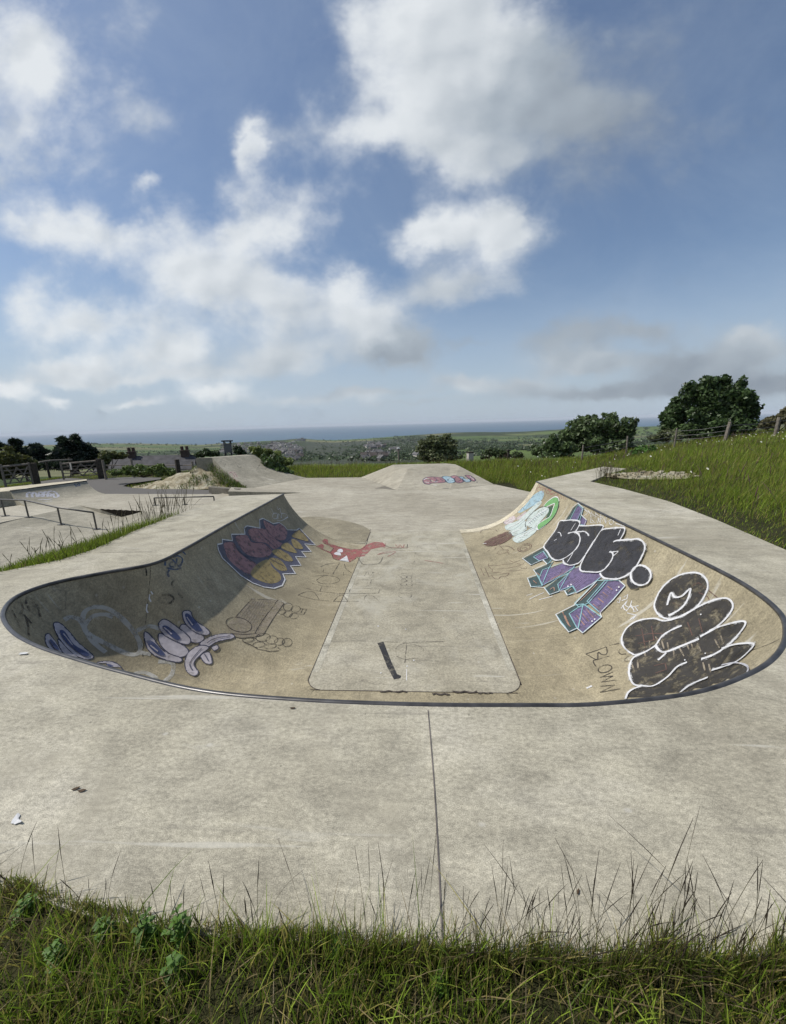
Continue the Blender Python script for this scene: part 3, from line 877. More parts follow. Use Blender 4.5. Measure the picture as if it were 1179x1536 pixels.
# lavender hands with blue outlines
g = Piece()
hands = [[(65, 200), (75, 188), (95, 197), (160, 295), (110, 290), (70, 245)], [(135, 220), (160, 240), (280, 330), (240, 330), (160, 290)], [(110, 135), (125, 124), (152, 132), (200, 180), (250, 240), (330, 310), (290, 330), (220, 300), (160, 240), (128, 190)], [(350, 350), (420, 340), (470, 360), (495, 392), (490, 405), (400, 385)],
         [(690, 200), (720, 190), (850, 268), (840, 310), (780, 312), (710, 260)], [(612, 188), (640, 187), (720, 280), (818, 322), (800, 345), (700, 320), (635, 275)], [(810, 150), (840, 136), (940, 200), (920, 235), (870, 230), (820, 180)], [(692, 138), (710, 110), (735, 108), (770, 130), (863, 205), (858, 245), (800, 235), (720, 190)], [(824, 75), (838, 60), (868, 66), (890, 110), (970, 170), (960, 195), (900, 182), (840, 130)],
         [(920, 240), (1000, 196), (1090, 190), (1106, 212), (1020, 230), (960, 262)], [(925, 310), (970, 290), (988, 350), (950, 352)], [(838, 350), (858, 290), (920, 252), (970, 262), (930, 300), (888, 350), (912, 400), (890, 422), (852, 400)], [(985, 262), (1015, 250), (1024, 268), (1000, 282)]]
for hpoly in hands:
    g.fill(zH(hpoly), LAV, True, 6)
    g.stroke(zH(hpoly), 0.016, DNAVY, True, True)
for ip in ([(143, 172), (170, 178), (220, 250), (302, 300), (280, 316), (200, 262), (155, 210)], [(628, 232), (660, 230), (727, 298), (700, 306), (650, 270)], [(713, 148), (745, 146), (812, 205), (790, 222), (740, 182)], [(838, 84), (862, 82), (932, 165), (900, 172), (858, 130)], [(373, 374), (405, 360), (440, 372), (402, 384)], [(82, 232), (95, 228), (135, 280), (110, 275)]):
    g.fill(zH(ip), BLUE, True, 6)
for ln in ([(160, 190), (210, 255)], [(648, 250), (690, 285)], [(722, 152), (745, 170), (765, 190)], [(848, 95), (880, 140)]):
    g.stroke(zH(ln), 0.014, LAV)
for ln in ([(960, 240), (1000, 215), (1085, 202)], [(880, 390), (868, 345), (930, 268)], [(945, 300), (968, 340)]):
    g.stroke(zH(ln), 0.014, NAVY)
g.build('lavender finger shapes with dark blue outlines and centres')
g = Piece()
for ln in ([(270, 115), (285, 65), (340, 38), (420, 52), (500, 112), (565, 190), (592, 255), (570, 300), (500, 290), (400, 240), (320, 200), (282, 150), (330, 90), (400, 80), (440, 95)], [(170, 110), (210, 95), (260, 115), (300, 190), (350, 250), (400, 290)], [(570, 170), (640, 145), (700, 160)], [(590, 290), (650, 300)], [(520, 420), (600, 400), (660, 420), (690, 450)], [(690, 340), (770, 350), (760, 420), (700, 460)]):
    g.stroke(zH(ln), 0.06, MIST)
g.build('faint misty white swirls')
g = Piece()
for ln in ([(430, 440), (440, 370), (510, 350), (560, 390), (560, 450), (500, 450), (500, 400), (545, 390)], [(530, 320), (600, 305), (665, 345), (650, 420), (610, 445), (585, 400), (590, 340)], [(450, 470), (560, 490), (650, 470)], [(490, 500), (465, 540), (485, 595)], [(610, 250), (660, 245), (710, 290)]):
    g.stroke(zO(ln), 0.035, MBLU)
for ln in ([(560, 630), (520, 690), (560, 740)], [(610, 820), (670, 880)], [(680, 800), (690, 830)]):
    g.stroke(zO(ln), 0.03, FAINT)
g.stroke(zO(g.ellipse(450, 895, 95, 62)), 0.035, FAINT, True, True)
g.stroke(zO([(165, 470), (178, 520), (180, 580)]), 0.02, PEN)
for ln in ([(240, 790), (265, 830)], [(220, 890), (240, 930)], [(190, 960), (180, 1040), (200, 1080)], [(225, 830), (215, 900)]):
    g.stroke(zO(ln), 0.018, WHS)
for ln in ([(150, 555), (200, 660), (250, 790)], [(185, 540), (185, 480), (260, 470), (285, 540), (250, 620), (300, 620), (400, 730)], [(330, 480), (340, 400), (400, 420), (440, 560), (390, 580), (350, 500)], [(430, 420), (480, 520), (510, 650)], [(330, 660), (360, 780), (360, 880)]):
    g.stroke(zP(ln), 0.03, FAINT)
g.build('blurred dark blue and black tags in the shaded left corner')

# right wall: white, green and brown fingers
g = Piece()
g.fill(zG([(600, 440), (700, 330), (800, 250), (880, 205), (915, 235), (870, 330), (700, 430), (630, 465)]), ICE)
g.fill(zG([(580, 535), (640, 490), (700, 450), (690, 480), (620, 545)]), PINKW)
g.fill(zG([(440, 575), (480, 535), (545, 500), (580, 530), (540, 580), (460, 605)]), PINKW)
g.fill(zG([(450, 630), (490, 600), (600, 560), (700, 470), (850, 335), (885, 355), (780, 460), (650, 590), (540, 665), (470, 668)]), PALE)
g.fill(zG([(500, 690), (600, 630), (690, 560), (710, 640), (690, 680), (560, 738), (510, 715)]), PALE)
cres = [(912, 390), (955, 335), (1030, 283), (1075, 285), (1092, 330), (1080, 410), (1040, 500), (960, 590), (850, 668), (838, 612), (930, 545), (985, 510), (1020, 420), (1040, 360), (1000, 372), (940, 398)]
g.fill(zG(cres), GRN)
g.fill(zG([(955, 405), (1022, 378), (985, 510), (930, 548), (965, 460)]), DGRN, False)
g.fill(zG([(700, 600), (715, 545), (780, 470), (900, 400), (965, 408), (965, 465), (900, 540), (835, 612), (760, 642)]), PALE)
g.fill(zG([(545, 768), (600, 725), (690, 690), (800, 632), (842, 648), (800, 710), (720, 770), (620, 822), (560, 805)]), PALE)
g.stroke(zG(cres), 0.03, WHS, True, True)
g.stroke(zG([(1092, 330), (1080, 410), (1040, 500), (960, 590), (850, 668)]), 0.035, K_)
g.stroke(zG([(700, 640), (695, 590), (740, 510), (860, 405), (960, 400)]), 0.022, K_)
for ln in ([(460, 600), (440, 570), (545, 498)], [(470, 668), (560, 662), (700, 550), (820, 430)], [(580, 540), (700, 460), (820, 340), (860, 335)], [(510, 690), (560, 740), (700, 680)], [(600, 455), (640, 400), (740, 310), (800, 270)], [(640, 440), (660, 400), (690, 430), (740, 350)], [(545, 768), (600, 730), (690, 690), (842, 632)], [(690, 690), (700, 650), (780, 640)]):
    g.stroke(zG(ln), 0.013, MBLU)
for k in range(9):
    a_ = 730 + k * 22; b_ = 590 - k * 18
    g.stroke(zG([(a_, b_ - 15), (a_ + 30, b_ + 10)]), 0.012, MBLU)
for ln in ([(480, 585), (560, 545)], [(500, 640), (600, 595), (700, 510)], [(540, 700), (640, 660)], [(580, 780), (700, 720), (800, 660)], [(720, 600), (830, 500), (940, 430)]):
    g.stroke(zG(ln), 0.035, WHS)
for poly, mt in (([(200, 830), (250, 785), (330, 750), (490, 688), (540, 745), (480, 800), (400, 840), (260, 866)], BRWN),):
    g.fill(zG(poly), mt)
for ln in ([(240, 840), (300, 790), (400, 760), (500, 710)], [(270, 830), (340, 790), (330, 830), (280, 850)], [(330, 850), (430, 790), (520, 740)]):
    g.stroke(zG(ln), 0.018, FAINT)
g.stroke(zG([(190, 835), (235, 832)]), 0.03, WHS)
g.stroke(zG(g.ellipse(685, 880, 85, 42, -0.3)), 0.022, BRWN, True, True)
g.stroke(zG(g.ellipse(688, 882, 62, 30, -0.3)), 0.02, BRWN, True, True)
for ln in ([(650, 890), (690, 875), (715, 890), (680, 905)], [(355, 952), (390, 915), (440, 905), (492, 912), (440, 945), (370, 958)], [(330, 895), (360, 870), (440, 860), (520, 875), (560, 910)], [(385, 850), (430, 900)], [(245, 925), (275, 905)], [(160, 710), (185, 670), (260, 662), (340, 670), (360, 690)], [(480, 930), (500, 955)]):
    g.stroke(zG(ln), 0.017, BRWN)
g.build('white finger shapes with a bright green crescent and brown cigar')
g = Piece()
for i, (x, y) in enumerate(((795, 185), (820, 150), (845, 190), (875, 145), (905, 200), (925, 165), (955, 215), (975, 185), (1000, 225), (1045, 250))):
    g.stroke(zG(g.ellipse(x + 8, y, 20, 26, 0.5)), 0.014, RED, True, True)
for ln in ([(985, 260), (1010, 230), (1020, 270)], [(1030, 250), (1060, 210), (1080, 250), (1050, 275)], [(1085, 250), (1095, 300)], [(1110, 250), (1120, 300)], [(1140, 270), (1150, 310)], [(1165, 290), (1172, 315)]):
    g.stroke(zG(ln), 0.013, RED)
g.build('thin red tag under the coping at the right wall end')

# right wall: black bubble letters over purple block letters
g = Piece()
AQ = []
def block(z, poly, fillm, edge=0.02):
    g.fill(z(poly), fillm, False)
    AQ.append((z(poly), edge))
block(zC, [(40, 970), (350, 800), (480, 985), (410, 1060), (350, 990), (250, 1030), (170, 1068)], TEALK)
block(zC, [(660, 420), (790, 215), (870, 150), (950, 222), (890, 420)], TEALK)
block(zC, [(915, 325), (995, 400), (960, 480), (880, 460)], PURP)
block(zE, [(125, 95), (300, 15), (260, 80), (200, 225), (170, 170)], TEALK)
block(zE, [(70, 168), (160, 140), (200, 238), (100, 245)], TEALK)
block(zE, [(220, 255), (340, 170), (440, 120), (345, 290), (265, 315)], TEALK)
block(zE, [(400, 280), (475, 238), (500, 285), (425, 322)], TEALK)
block(zE, [(490, 390), (690, 190), (790, 185), (610, 390), (530, 430)], TEALK)
block(zE, [(320, 493), (480, 412), (565, 398), (520, 612), (435, 648)], TEALK)
block(zC, [(205, 950), (350, 865), (420, 965), (290, 1008)], PURP)
block(zC, [(745, 405), (840, 220), (875, 172), (935, 232), (860, 400)], PURP)
block(zE, [(205, 95), (420, 20), (500, 40), (480, 75), (400, 130), (205, 232), (172, 172)], PURP)
block(zE, [(340, 222), (480, 80), (545, 60), (560, 110), (720, 120), (735, 150), (640, 225), (508, 300), (470, 238), (352, 280)], PURP)
block(zE, [(600, 375), (760, 190), (885, 188), (938, 235), (830, 360), (715, 478)], PURP)
block(zE, [(440, 485), (565, 400), (727, 515), (560, 655), (508, 612)], PURP)
for x0, y0, x1, y1, nn, dx, dy in ((230, 150, 400, 70, 6, 12, 14), (400, 230, 560, 130, 6, 22, 8), (660, 400, 700, 440, 0, 0, 0)):
    for k in range(nn): g.stroke(zE([(x0 + dx * k, y0 + dy * k * .6), (x1 + dx * k * .6, y1 + dy * k * .5)]), 0.012, LPUR)
for k in range(7):
    g.stroke(zE([(650 + k * 22, 395 - k * 26), (705 + k * 20, 440 - k * 28)]), 0.014, LPUR if k % 2 else ORNG)
    g.stroke(zE([(480 + k * 22, 510 - k * 14), (555 + k * 20, 600 - k * 16)]), 0.014, ORNG if k % 2 else LPUR)
    g.stroke(zC([(235 + k * 22, 950 - k * 12), (290 + k * 18, 985 - k * 8)]), 0.010, LPUR)
    g.stroke(zE([(250 + k * 24, 200 - k * 12), (300 + k * 22, 160 - k * 10)]), 0.012, ORNG)
for pts in ([(120, 190), (150, 215)], [(270, 270), (300, 250), (310, 280)], [(430, 290), (460, 265)], [(400, 500), (440, 590)], [(380, 470), (420, 560), (450, 600)], [(540, 370), (620, 290), (690, 220)], [(150, 120), (190, 150)]):
    g.stroke(zE(pts), 0.02, ORNG)
for poly, w in AQ: g.stroke(poly, w, AQUA, False, True)
for pts in ([(320, 493), (480, 412), (690, 195), (510, 295), (425, 322), (400, 282), (352, 285), (265, 318), (215, 252), (100, 247), (68, 168), (155, 138), (122, 95), (245, 40), (205, 10)], [(320, 493), (365, 570), (435, 650), (508, 615), (560, 660), (730, 515), (715, 478), (830, 365), (940, 238), (885, 188)]):
    g.stroke(zE(pts), 0.016, WH, False)
for pts in ([(365, 795), (40, 970), (170, 1070), (250, 1032), (350, 992), (405, 1062)], [(665, 415), (790, 215), (870, 148), (948, 222), (915, 320), (995, 400), (965, 475)]):
    g.stroke(zC(pts), 0.016, WH, False)
for x, y in ((885, 250), (865, 278), (668, 537), (645, 555), (432, 245), (460, 230)):
    g.fill(zE(g.ellipse(x, y, 7, 7)), WH)
# black bubble letters
b1 = [(600, 425), (680, 415), (800, 405), (905, 440), (840, 580), (890, 620), (905, 700), (870, 800), (780, 900), (650, 985), (540, 1005), (470, 960), (420, 880), (365, 800), (440, 690), (550, 540)]
b2 = [(838, 580), (885, 488), (1000, 492), (1247, 485), (1179, 620), (1050, 830), (920, 1010), (850, 1060), (750, 1080), (670, 1050), (650, 985), (780, 900), (870, 800), (905, 700), (890, 620)]
b3 = [(250, 260), (370, 235), (560, 222), (592, 250), (570, 320), (520, 400), (430, 435), (400, 590), (420, 640), (380, 730), (280, 840), (200, 885), (60, 885), (-60, 870), (-75, 800), (0, 640), (80, 500), (170, 370)]
b4 = [(420, 440), (480, 415), (700, 400), (780, 390), (860, 430), (890, 510), (860, 620), (740, 830), (640, 920), (500, 985), (370, 990), (270, 970), (215, 905), (290, 840), (380, 730), (420, 640), (400, 590)]
g.fill(zD_([(640, 940), (690, 1010), (780, 1090), (760, 1130), (660, 1120), (610, 1040)]), K_)
for z, b in ((zC, b2), (zC, b1), (zD_, b3), (zD_, b4)): g.fill(z(b), K_, False)
dot = g.ellipse(828, 935, 150, 148)
g.fill(zD_(dot), K_)
for z, pts, w in ((zC, [(840, 580), (905, 440), (800, 405), (680, 415), (600, 425), (550, 540), (440, 690), (365, 800), (420, 880), (470, 960), (540, 1005), (650, 985), (780, 900), (870, 800), (905, 700), (885, 620), (820, 585), (725, 605)], 0.032),
                  (zC, [(885, 488), (1000, 492), (1247, 485), (1179, 620), (1050, 830), (920, 1010), (850, 1060), (750, 1080), (670, 1050), (650, 1000)], 0.028),
                  (zC, [(840, 585), (960, 575), (1010, 600), (1040, 640)], 0.024), (zC, [(715, 1035), (775, 940), (800, 890)], 0.02), (zC, [(770, 560), (840, 450)], 0.018),
                  (zC, [(575, 590), (610, 600), (628, 650)], 0.02), (zC, [(520, 715), (560, 690)], 0.016),
                  (zD_, [(520, 400), (570, 320), (590, 250), (560, 222), (370, 235), (250, 260), (170, 370), (80, 500), (0, 640), (-75, 800), (-60, 870), (60, 885), (200, 885), (290, 840), (380, 730), (415, 640), (400, 595), (360, 585)], 0.030),
                  (zD_, [(400, 590), (490, 580), (425, 640)], 0.024),
                  (zD_, [(420, 440), (480, 415), (700, 400), (780, 390), (860, 430), (890, 510), (860, 620), (740, 830), (640, 920), (500, 985), (370, 990), (270, 970), (215, 905)], 0.034),
                  (zD_, [(490, 340), (530, 250)], 0.02), (zD_, [(825, 770), (730, 830)], 0.02)):
    g.stroke(z(pts), w, WH)
g.stroke(zD_(dot), 0.034, WH, True, True)
g.build('black bubble letters edged in white over purple block letters')
g = Piece()
for pts in ([(950, 230), (1010, 290), (945, 330)], [(1000, 250), (1040, 300)], [(1060, 270), (1040, 340), (1100, 330), (1060, 300)], [(1050, 360), (1040, 430), (1110, 440), (1060, 390)], [(1120, 280), (1110, 350), (1160, 330), (1120, 300)], [(1130, 430), (1150, 360), (1175, 430)], [(1195, 300), (1190, 440)], [(1200, 390), (1240, 330), (1200, 310)]):
    g.stroke(zC(pts), 0.013, WH, False)
for pts in ([(160, 150), (190, 40), (250, 60), (180, 90)], [(230, 130), (255, 70), (290, 150)], [(300, 60), (270, 130), (310, 110)], [(340, 150), (330, 110), (380, 90), (410, 130), (370, 170), (335, 150)], [(430, 150), (480, 165), (540, 190)], [(500, 180), (540, 160), (560, 200)]):
    g.stroke(zD_(pts), 0.013, WH, False)
g.build('thin white tag along the right coping')
g = Piece()
for pts in ([(865, 350), (890, 330), (880, 380), (860, 370)], [(920, 330), (955, 305), (945, 345), (900, 360)], [(895, 430), (940, 370)], [(910, 400), (925, 440), (945, 445)], [(950, 360), (930, 400), (960, 420), (985, 400)], [(990, 360), (975, 410), (1000, 430)], [(940, 455), (985, 400), (1010, 450)], [(1050, 405), (985, 420)], [(1000, 460), (1045, 450), (1020, 420)], [(950, 470), (1030, 490), (975, 530)], [(1000, 525), (1030, 490)]):
    g.stroke(zE(pts), 0.014, WH, False)
for pts in ([(80, 350), (140, 320), (210, 290)], [(170, 352), (240, 335), (290, 320)], [(60, 315), (110, 300)]):
    g.stroke(zE(pts), 0.016, WHS)
g.build('small white scratched tag below the purple letters')

g = Piece()
for pts in ([(226, 846), (224, 880), (219, 930), (214, 985)], [(1177, 955), (1150, 968), (1100, 985)]): g.stroke(pts, 0.010, FAINT)
g.build('thin dark pour seam in the corner wall')
# big black leaf letters in the right corner
g = Piece()
f1 = [(335, 330), (345, 270), (385, 190), (470, 105), (580, 58), (690, 55), (755, 110), (760, 190), (690, 310), (580, 385), (460, 425), (375, 395)]
f2 = [(70, 590), (105, 505), (200, 440), (330, 420), (420, 440), (560, 400), (700, 320), (820, 270), (920, 258), (968, 305), (950, 370), (860, 470), (700, 575), (560, 640), (430, 690), (340, 660), (240, 700), (170, 718), (95, 660)]
f3 = [(340, 650), (430, 688), (690, 580), (860, 490), (1000, 450), (1072, 452), (1040, 520), (930, 640), (800, 715), (600, 780), (440, 900), (330, 965), (240, 965), (165, 950), (130, 870), (150, 750), (240, 700)]
f4 = [(540, 800), (700, 740), (800, 715), (920, 650), (1060, 625), (1138, 628), (1100, 690), (1000, 770), (870, 825), (1000, 782), (1095, 815), (1075, 890), (1000, 930), (700, 1020), (400, 1090), (90, 1110), (130, 1010), (240, 962), (330, 965), (440, 900)]
for b in (f4, f3, f2, f1): g.fill(zF(b), KW, True, 7)
for pts in ([(640, 150), (690, 130), (840, 250)], [(690, 210), (760, 240), (775, 270), (740, 300)], [(480, 290), (540, 320)], [(180, 560), (300, 540), (420, 540)], [(200, 620), (330, 590), (400, 570)], [(230, 500), (260, 660)], [(310, 480), (330, 600)], [(600, 450), (640, 560)], [(690, 420), (720, 530)], [(330, 800), (420, 780), (430, 830), (340, 860)]):
    g.stroke(zF(pts), 0.012, BRWN, False)
for k in range(16):
    x = 150 + k * 48; y = 470 + 330 * vnoise(k * 1.3, 8)
    g.stroke(zF([(x, y), (x + 40 * vnoise(k, 2), y + 70)]), 0.022, TAN, False, False, True)
for pts, w, mt, cl in ((f1, 0.026, WH, True),
                       ([(170, 715), (95, 660), (70, 585), (110, 500), (200, 440), (330, 420), (420, 440), (560, 400), (700, 320), (820, 270), (920, 258), (968, 305), (950, 370), (860, 470), (705, 568)], 0.026, WH, False),
                       ([(170, 715), (240, 700), (340, 640), (390, 570), (460, 520), (555, 478)], 0.026, WH, False),
                       ([(345, 640), (375, 680), (430, 690), (560, 640), (695, 585)], 0.034, WH, False), ([(705, 568), (830, 500)], 0.032, WH, False),
                       ([(365, 758), (430, 700)], 0.03, WH, False), ([(780, 520), (860, 488), (1000, 450), (1072, 452), (1040, 520), (930, 640), (800, 722), (715, 750)], 0.026, WH, False), ([(800, 722), (715, 750)], 0.036, WH, False),
                       ([(240, 700), (155, 750), (130, 860), (165, 950), (240, 965), (330, 965), (440, 895), (520, 812), (600, 775)], 0.026, WH, False),
                       ([(880, 665), (1000, 630), (1138, 628), (1100, 690), (1000, 772), (870, 822), (800, 842)], 0.026, WH, False), ([(880, 818), (800, 842)], 0.036, WH, False),
                       ([(880, 800), (1000, 782), (1095, 815), (1075, 890), (1030, 920)], 0.022, GREYW, False), ([(520, 1048), (620, 965), (770, 900)], 0.036, WH, False),
                       ([(95, 1105), (130, 1015), (240, 962)], 0.026, WH, False),
                       ([(440, 315), (470, 215), (500, 250), (560, 240), (628, 182), (600, 280), (540, 350), (450, 400)], 0.03, WH, False)):
    g.stroke(zF(pts), w, mt, True, cl)
for x, y in ((713, 390), (750, 706), (585, 760)): g.fill(zF(g.ellipse(x, y, 6, 6)), WH)
g.build('large black leaf-like letters with thick white outlines')
g = Piece()
for pts in ([(200, 655), (370, 600), (530, 540)], [(530, 540), (545, 620), (520, 665), (450, 660), (400, 630), (395, 740)], [(200, 655), (350, 740), (395, 740)], [(585, 688), (400, 742), (320, 770), (370, 865)], [(440, 1030), (640, 945)], [(430, 1030), (640, 1010)], [(640, 1010), (450, 1110), (680, 1075)], [(430, 1178), (670, 1155)], [(670, 1155), (430, 1275)], [(430, 1275), (760, 1215)], [(580, 518), (740, 485)], [(760, 575), (730, 620), (770, 660), (850, 655)], [(890, 690), (825, 750), (860, 775), (920, 765)]):
    g.stroke(zL(pts), 0.016, PEN, len(pts) > 3)
g.stroke(zL(g.ellipse(510, 895, 112, 58, -0.25)), 0.016, PEN, True, True)
g.stroke(zL([(215, 1210), (300, 1170)]), 0.03, WHS)
g.build('black pen word BLOWN written down the right wall')
g = Piece()
for pts in ([(190, 205), (240, 310)], [(248, 200), (305, 325)], [(300, 140), (300, 180), (350, 225), (345, 250), (400, 262), (480, 255)], [(300, 165), (380, 170), (460, 158), (600, 140), (720, 100)], [(585, 98), (640, 118), (720, 98)], [(350, 215), (480, 210), (600, 195), (740, 165)], [(680, 135), (760, 155), (770, 130)], [(545, 238), (640, 240), (790, 225)], [(720, 190), (790, 210), (820, 195)], [(340, 300), (380, 345), (440, 350), (460, 320), (540, 310), (575, 270), (500, 280), (450, 285)]):
    g.stroke(zK(pts), 0.013, BRWN)
g.build('thin brown scrawl at the foot of the right wall')
g = Piece()
g.fill(zJ([(192, 258), (258, 238), (345, 460), (410, 600), (455, 620), (445, 645), (375, 658), (300, 520), (230, 340)]), paint('smudged_black', (0.03, 0.03, 0.033), 0.3), False)
for pts in ([(260, 242), (500, 248), (920, 240)], [(400, 380), (400, 310), (470, 265), (560, 265), (690, 310), (695, 360)], [(515, 265), (505, 380), (495, 475)], [(400, 400), (490, 440)], [(500, 440), (640, 420)]):
    g.stroke(zJ(pts), 0.012, FAINT)
g.stroke(zJ([(515, 545), (515, 670)]), 0.01, WHS)
for x, y in ((200, 70), (505, 105), (595, 450), (520, 515), (230, 590)): g.fill(zJ(g.ellipse(x, y, 8, 6)), WHS)
g.build('smudged black stroke and thin pen arc on the floor')
# hip piece
g = Piece()
for poly, mt in (([(240, 195), (290, 160), (380, 150), (520, 165), (570, 200), (560, 230), (480, 240), (370, 245), (330, 262), (260, 245)], PINK), ([(520, 160), (560, 140), (640, 150), (700, 185), (712, 225), (660, 242), (600, 235), (570, 200)], ICE), ([(650, 155), (690, 130), (740, 140), (830, 185), (830, 225), (770, 240), (720, 225), (700, 180)], PINK), ([(770, 155), (830, 150), (860, 180), (930, 190), (940, 220), (870, 228), (840, 200)], ICE), ([(860, 135), (920, 128), (980, 160), (1015, 200), (980, 218), (940, 190)], PINK)):
    g.fill(zM(poly), mt, True, 3)
    g.stroke(zM(poly), 0.06, DNAVY, True, True)
for pts in ([(300, 200), (340, 190), (360, 225), (330, 235)], [(400, 160), (440, 190), (420, 225), (470, 200)], [(490, 180), (540, 215)], [(640, 170), (600, 200), (650, 215), (690, 200)], [(720, 160), (700, 200), (760, 220), (800, 190)], [(790, 170), (830, 170), (820, 210)], [(890, 160), (930, 185), (960, 150)], [(540, 320), (620, 325)], [(930, 298), (1020, 296)]):
    g.stroke(zM(pts), 0.04, DNAVY)
for pts in ([(250, 195), (300, 170)], [(270, 225), (330, 240)], [(400, 225), (460, 225)], [(600, 170), (660, 190)], [(870, 200), (920, 190)], [(930, 150), (990, 195)], [(390, 270), (440, 280)]):
    g.stroke(zM(pts), 0.05, WH)
g.fill(zM(g.ellipse(1035, 230, 10, 7)), NAVY)
g.build('pink and pale blue bubble letters', hip)
# bank scribble
g = Piece()
for pts in ([(345, 708), (352, 714), (349, 718), (358, 722)], [(340, 712), (350, 708), (356, 716)], [(346, 722), (352, 714)]): g.stroke(pts, 0.06, paint('faded_pink', (0.40, 0.20, 0.24), 0.5))
for pts in ([(330, 692), (338, 694), (336, 700)], [(352, 692), (358, 701), (362, 700)], [(385, 705), (392, 692)], [(398, 704), (404, 698)]): g.stroke(pts, 0.05, FAINT)
g.build('faded pink and grey scrawl', bank)
# quarter pipe bubble letters
g = Piece(QBVH)
for pts in ([(400, 255), (400, 205), (440, 185), (470, 215), (475, 255)], [(470, 215), (495, 185), (530, 200), (545, 250)], [(575, 250), (575, 190), (620, 180), (625, 215), (590, 225), (640, 250)], [(650, 245), (650, 185), (690, 175)], [(650, 215), (690, 210), (700, 250)], [(710, 240), (715, 175), (770, 165)], [(715, 205), (760, 205), (740, 245)], [(780, 165), (830, 190), (860, 240), (800, 255), (790, 200)]):
    g.stroke(zN(pts), 0.10, GREYW)
for pts in ([(560, 292), (660, 290), (775, 280)], [(620, 322), (770, 310)], [(790, 350), (860, 355), (930, 350)]): g.stroke(zN(pts), 0.07, GREYW)
for pts in ([(1100, 60), (1120, 90), (1160, 50), (1179, 85)], [(1110, 95), (1170, 80)]): g.stroke(zN(pts), 0.06, MBLU)
g.build('white bubble letters and underlines', qp)

# ------------------------------------------------------------------ terrain near the park
def in_poly(x, y, poly):
    x = np.asarray(x); y = np.asarray(y)
    c = np.zeros(x.shape, bool)
    j = len(poly) - 1
    for i in range(len(poly)):
        xi, yi, xj, yj = poly[i][0], poly[i][1], poly[j][0], poly[j][1]
        if yi != yj:
            c ^= ((yi > y) != (yj > y)) & (x < (xj - xi) * (y - yi) / (yj - yi) + xi)
        j = i
    return c
def dist_poly(x, y, poly):
    x = np.asarray(x, float); y = np.asarray(y, float)
    d = np.full(x.shape, 1e9)
    for i in range(len(poly)):
        ax, ay = poly[i - 1][0], poly[i - 1][1]; bx, by = poly[i][0], poly[i][1]
        L2 = (bx - ax) ** 2 + (by - ay) ** 2 + 1e-12
        t = np.clip(((x - ax) * (bx - ax) + (y - ay) * (by - ay)) / L2, 0, 1)
        d = np.minimum(d, np.hypot(x - ax - t * (bx - ax), y - ay - t * (by - ay)))
    return d
deck_poly = outer + [(3.13, 10.26), (1.13, 10.2), (-1.31, 9.0), (-3.26, 9.04)]
slab_poly = far_slab
plaza_poly = [(-17.6, 9.6), (-13.97, 12.61), (-13.76, 14.53), (-12.16, 13.69), (-10.08, 13.21), (-7.68, 12.6), (-5.4, 10.4), (-4.75, 9.0), (-4.95, 7.1), (-5.7, 6.5), (-7.2, 5.9), (-8.6, 5.0), (-13.5, 4.9)]
G0 = -1.38
def terrain(x, y):
    x = np.asarray(x, float); y = np.asarray(y, float)
    ys = [-60, 10, 13, 17, 22, 27, 60]
    x0 = np.interp(y, ys, [3.6, 3.8, 4.3, 4.2, 6.5, 9.5, 9.5])
    w = np.interp(y, ys, [0.5, 0.7, 2.6, 7.0, 13.0, 18.0, 18.0])
    z = G0 + (1.36) * sstep(0, 1, (x - x0) / w) + 0.0
    z = z + 0.25 * sstep(8, 30, x)
    # left bank of the bowl mound
    lw = np.interp(y, [-5, 3, 4.5, 5.5, 6.3, 7, 9, 10.5], [6.0, 4.2, 3.4, 2.2, 1.1, 0.45, 0.3, 0.3])
    left = sstep(0, 1, (x + 4.7 + lw) / lw)
    lowz = np.where(x < -4, np.interp(y, [2, 5, 12, 14], [-1.45, -1.70, -1.70, G0]), G0)
    mound = (y < 10.4) & (x < 4.0)
    zl = lowz + (-0.03 - lowz) * left
    z = np.where(mound, zl, z)
    z = np.where((x < 4.0) & (y >= 10.4), G0, z)
    # behind the camera the mound is a broad shelf
    back = sstep(3.0, 0.0, y)
    z = z * (1 - back) + (-0.012 - 0.012 * np.maximum(0, np.abs(x) - 3)) * back
    # hill falls away beyond the fence line
    z = z - 0.22 * np.maximum(0, y - (27.5 + 0.1 * np.maximum(0, x))) - 0.0 * x
    z = z - 0.12 * np.maximum(0, -x - 24) - 0.2 * np.maximum(0, x - 36) * 0
    z = z + (fbm(x * 0.5, y * 0.5, 3) - 0.45) * 0.16 * sstep(0.3, 2.5, dist_poly(x, y, deck_poly)) * sstep(0.3, 2, dist_poly(x, y, slab_poly))
    d_in = in_poly(x, y, deck_poly)
    dd = dist_poly(x, y, deck_poly)
    z = np.where(d_in & (dd > 0.22), np.minimum(z, -1.75), z)
    near_deck = (dd < 0.5) & (y < 9.0)
    z = np.where(near_deck, np.minimum(z, -0.012), z)
    for poly, zz in ((slab_poly, FZ - 0.07), (plaza_poly, LZ - 0.08)):
        ins = in_poly(x, y, poly) | (dist_poly(x, y, poly) < 0.15)
        z = np.where(ins & ~d_in, np.minimum(z, zz), z)
    z = np.where(in_poly(x, y, plaza_poly), np.minimum(z, LZ - 0.08), z)
    z = np.where((x > -4.4) & (x < 3.3) & (y > 2.0) & (y < 12.4), np.minimum(z, -1.75), z)
    return z
def axis(lo, hi, flo, fhi, st, g=1.16):
    a = list(np.arange(flo, fhi + 1e-6, st))
    s_ = st; p = a[-1]
    while p < hi: s_ *= g; p += s_; a.append(p)
    s_ = st; p = a[0]; b = []
    while p > lo: s_ *= g; p -= s_; b.append(p)
    return np.array(b[::-1] + a)
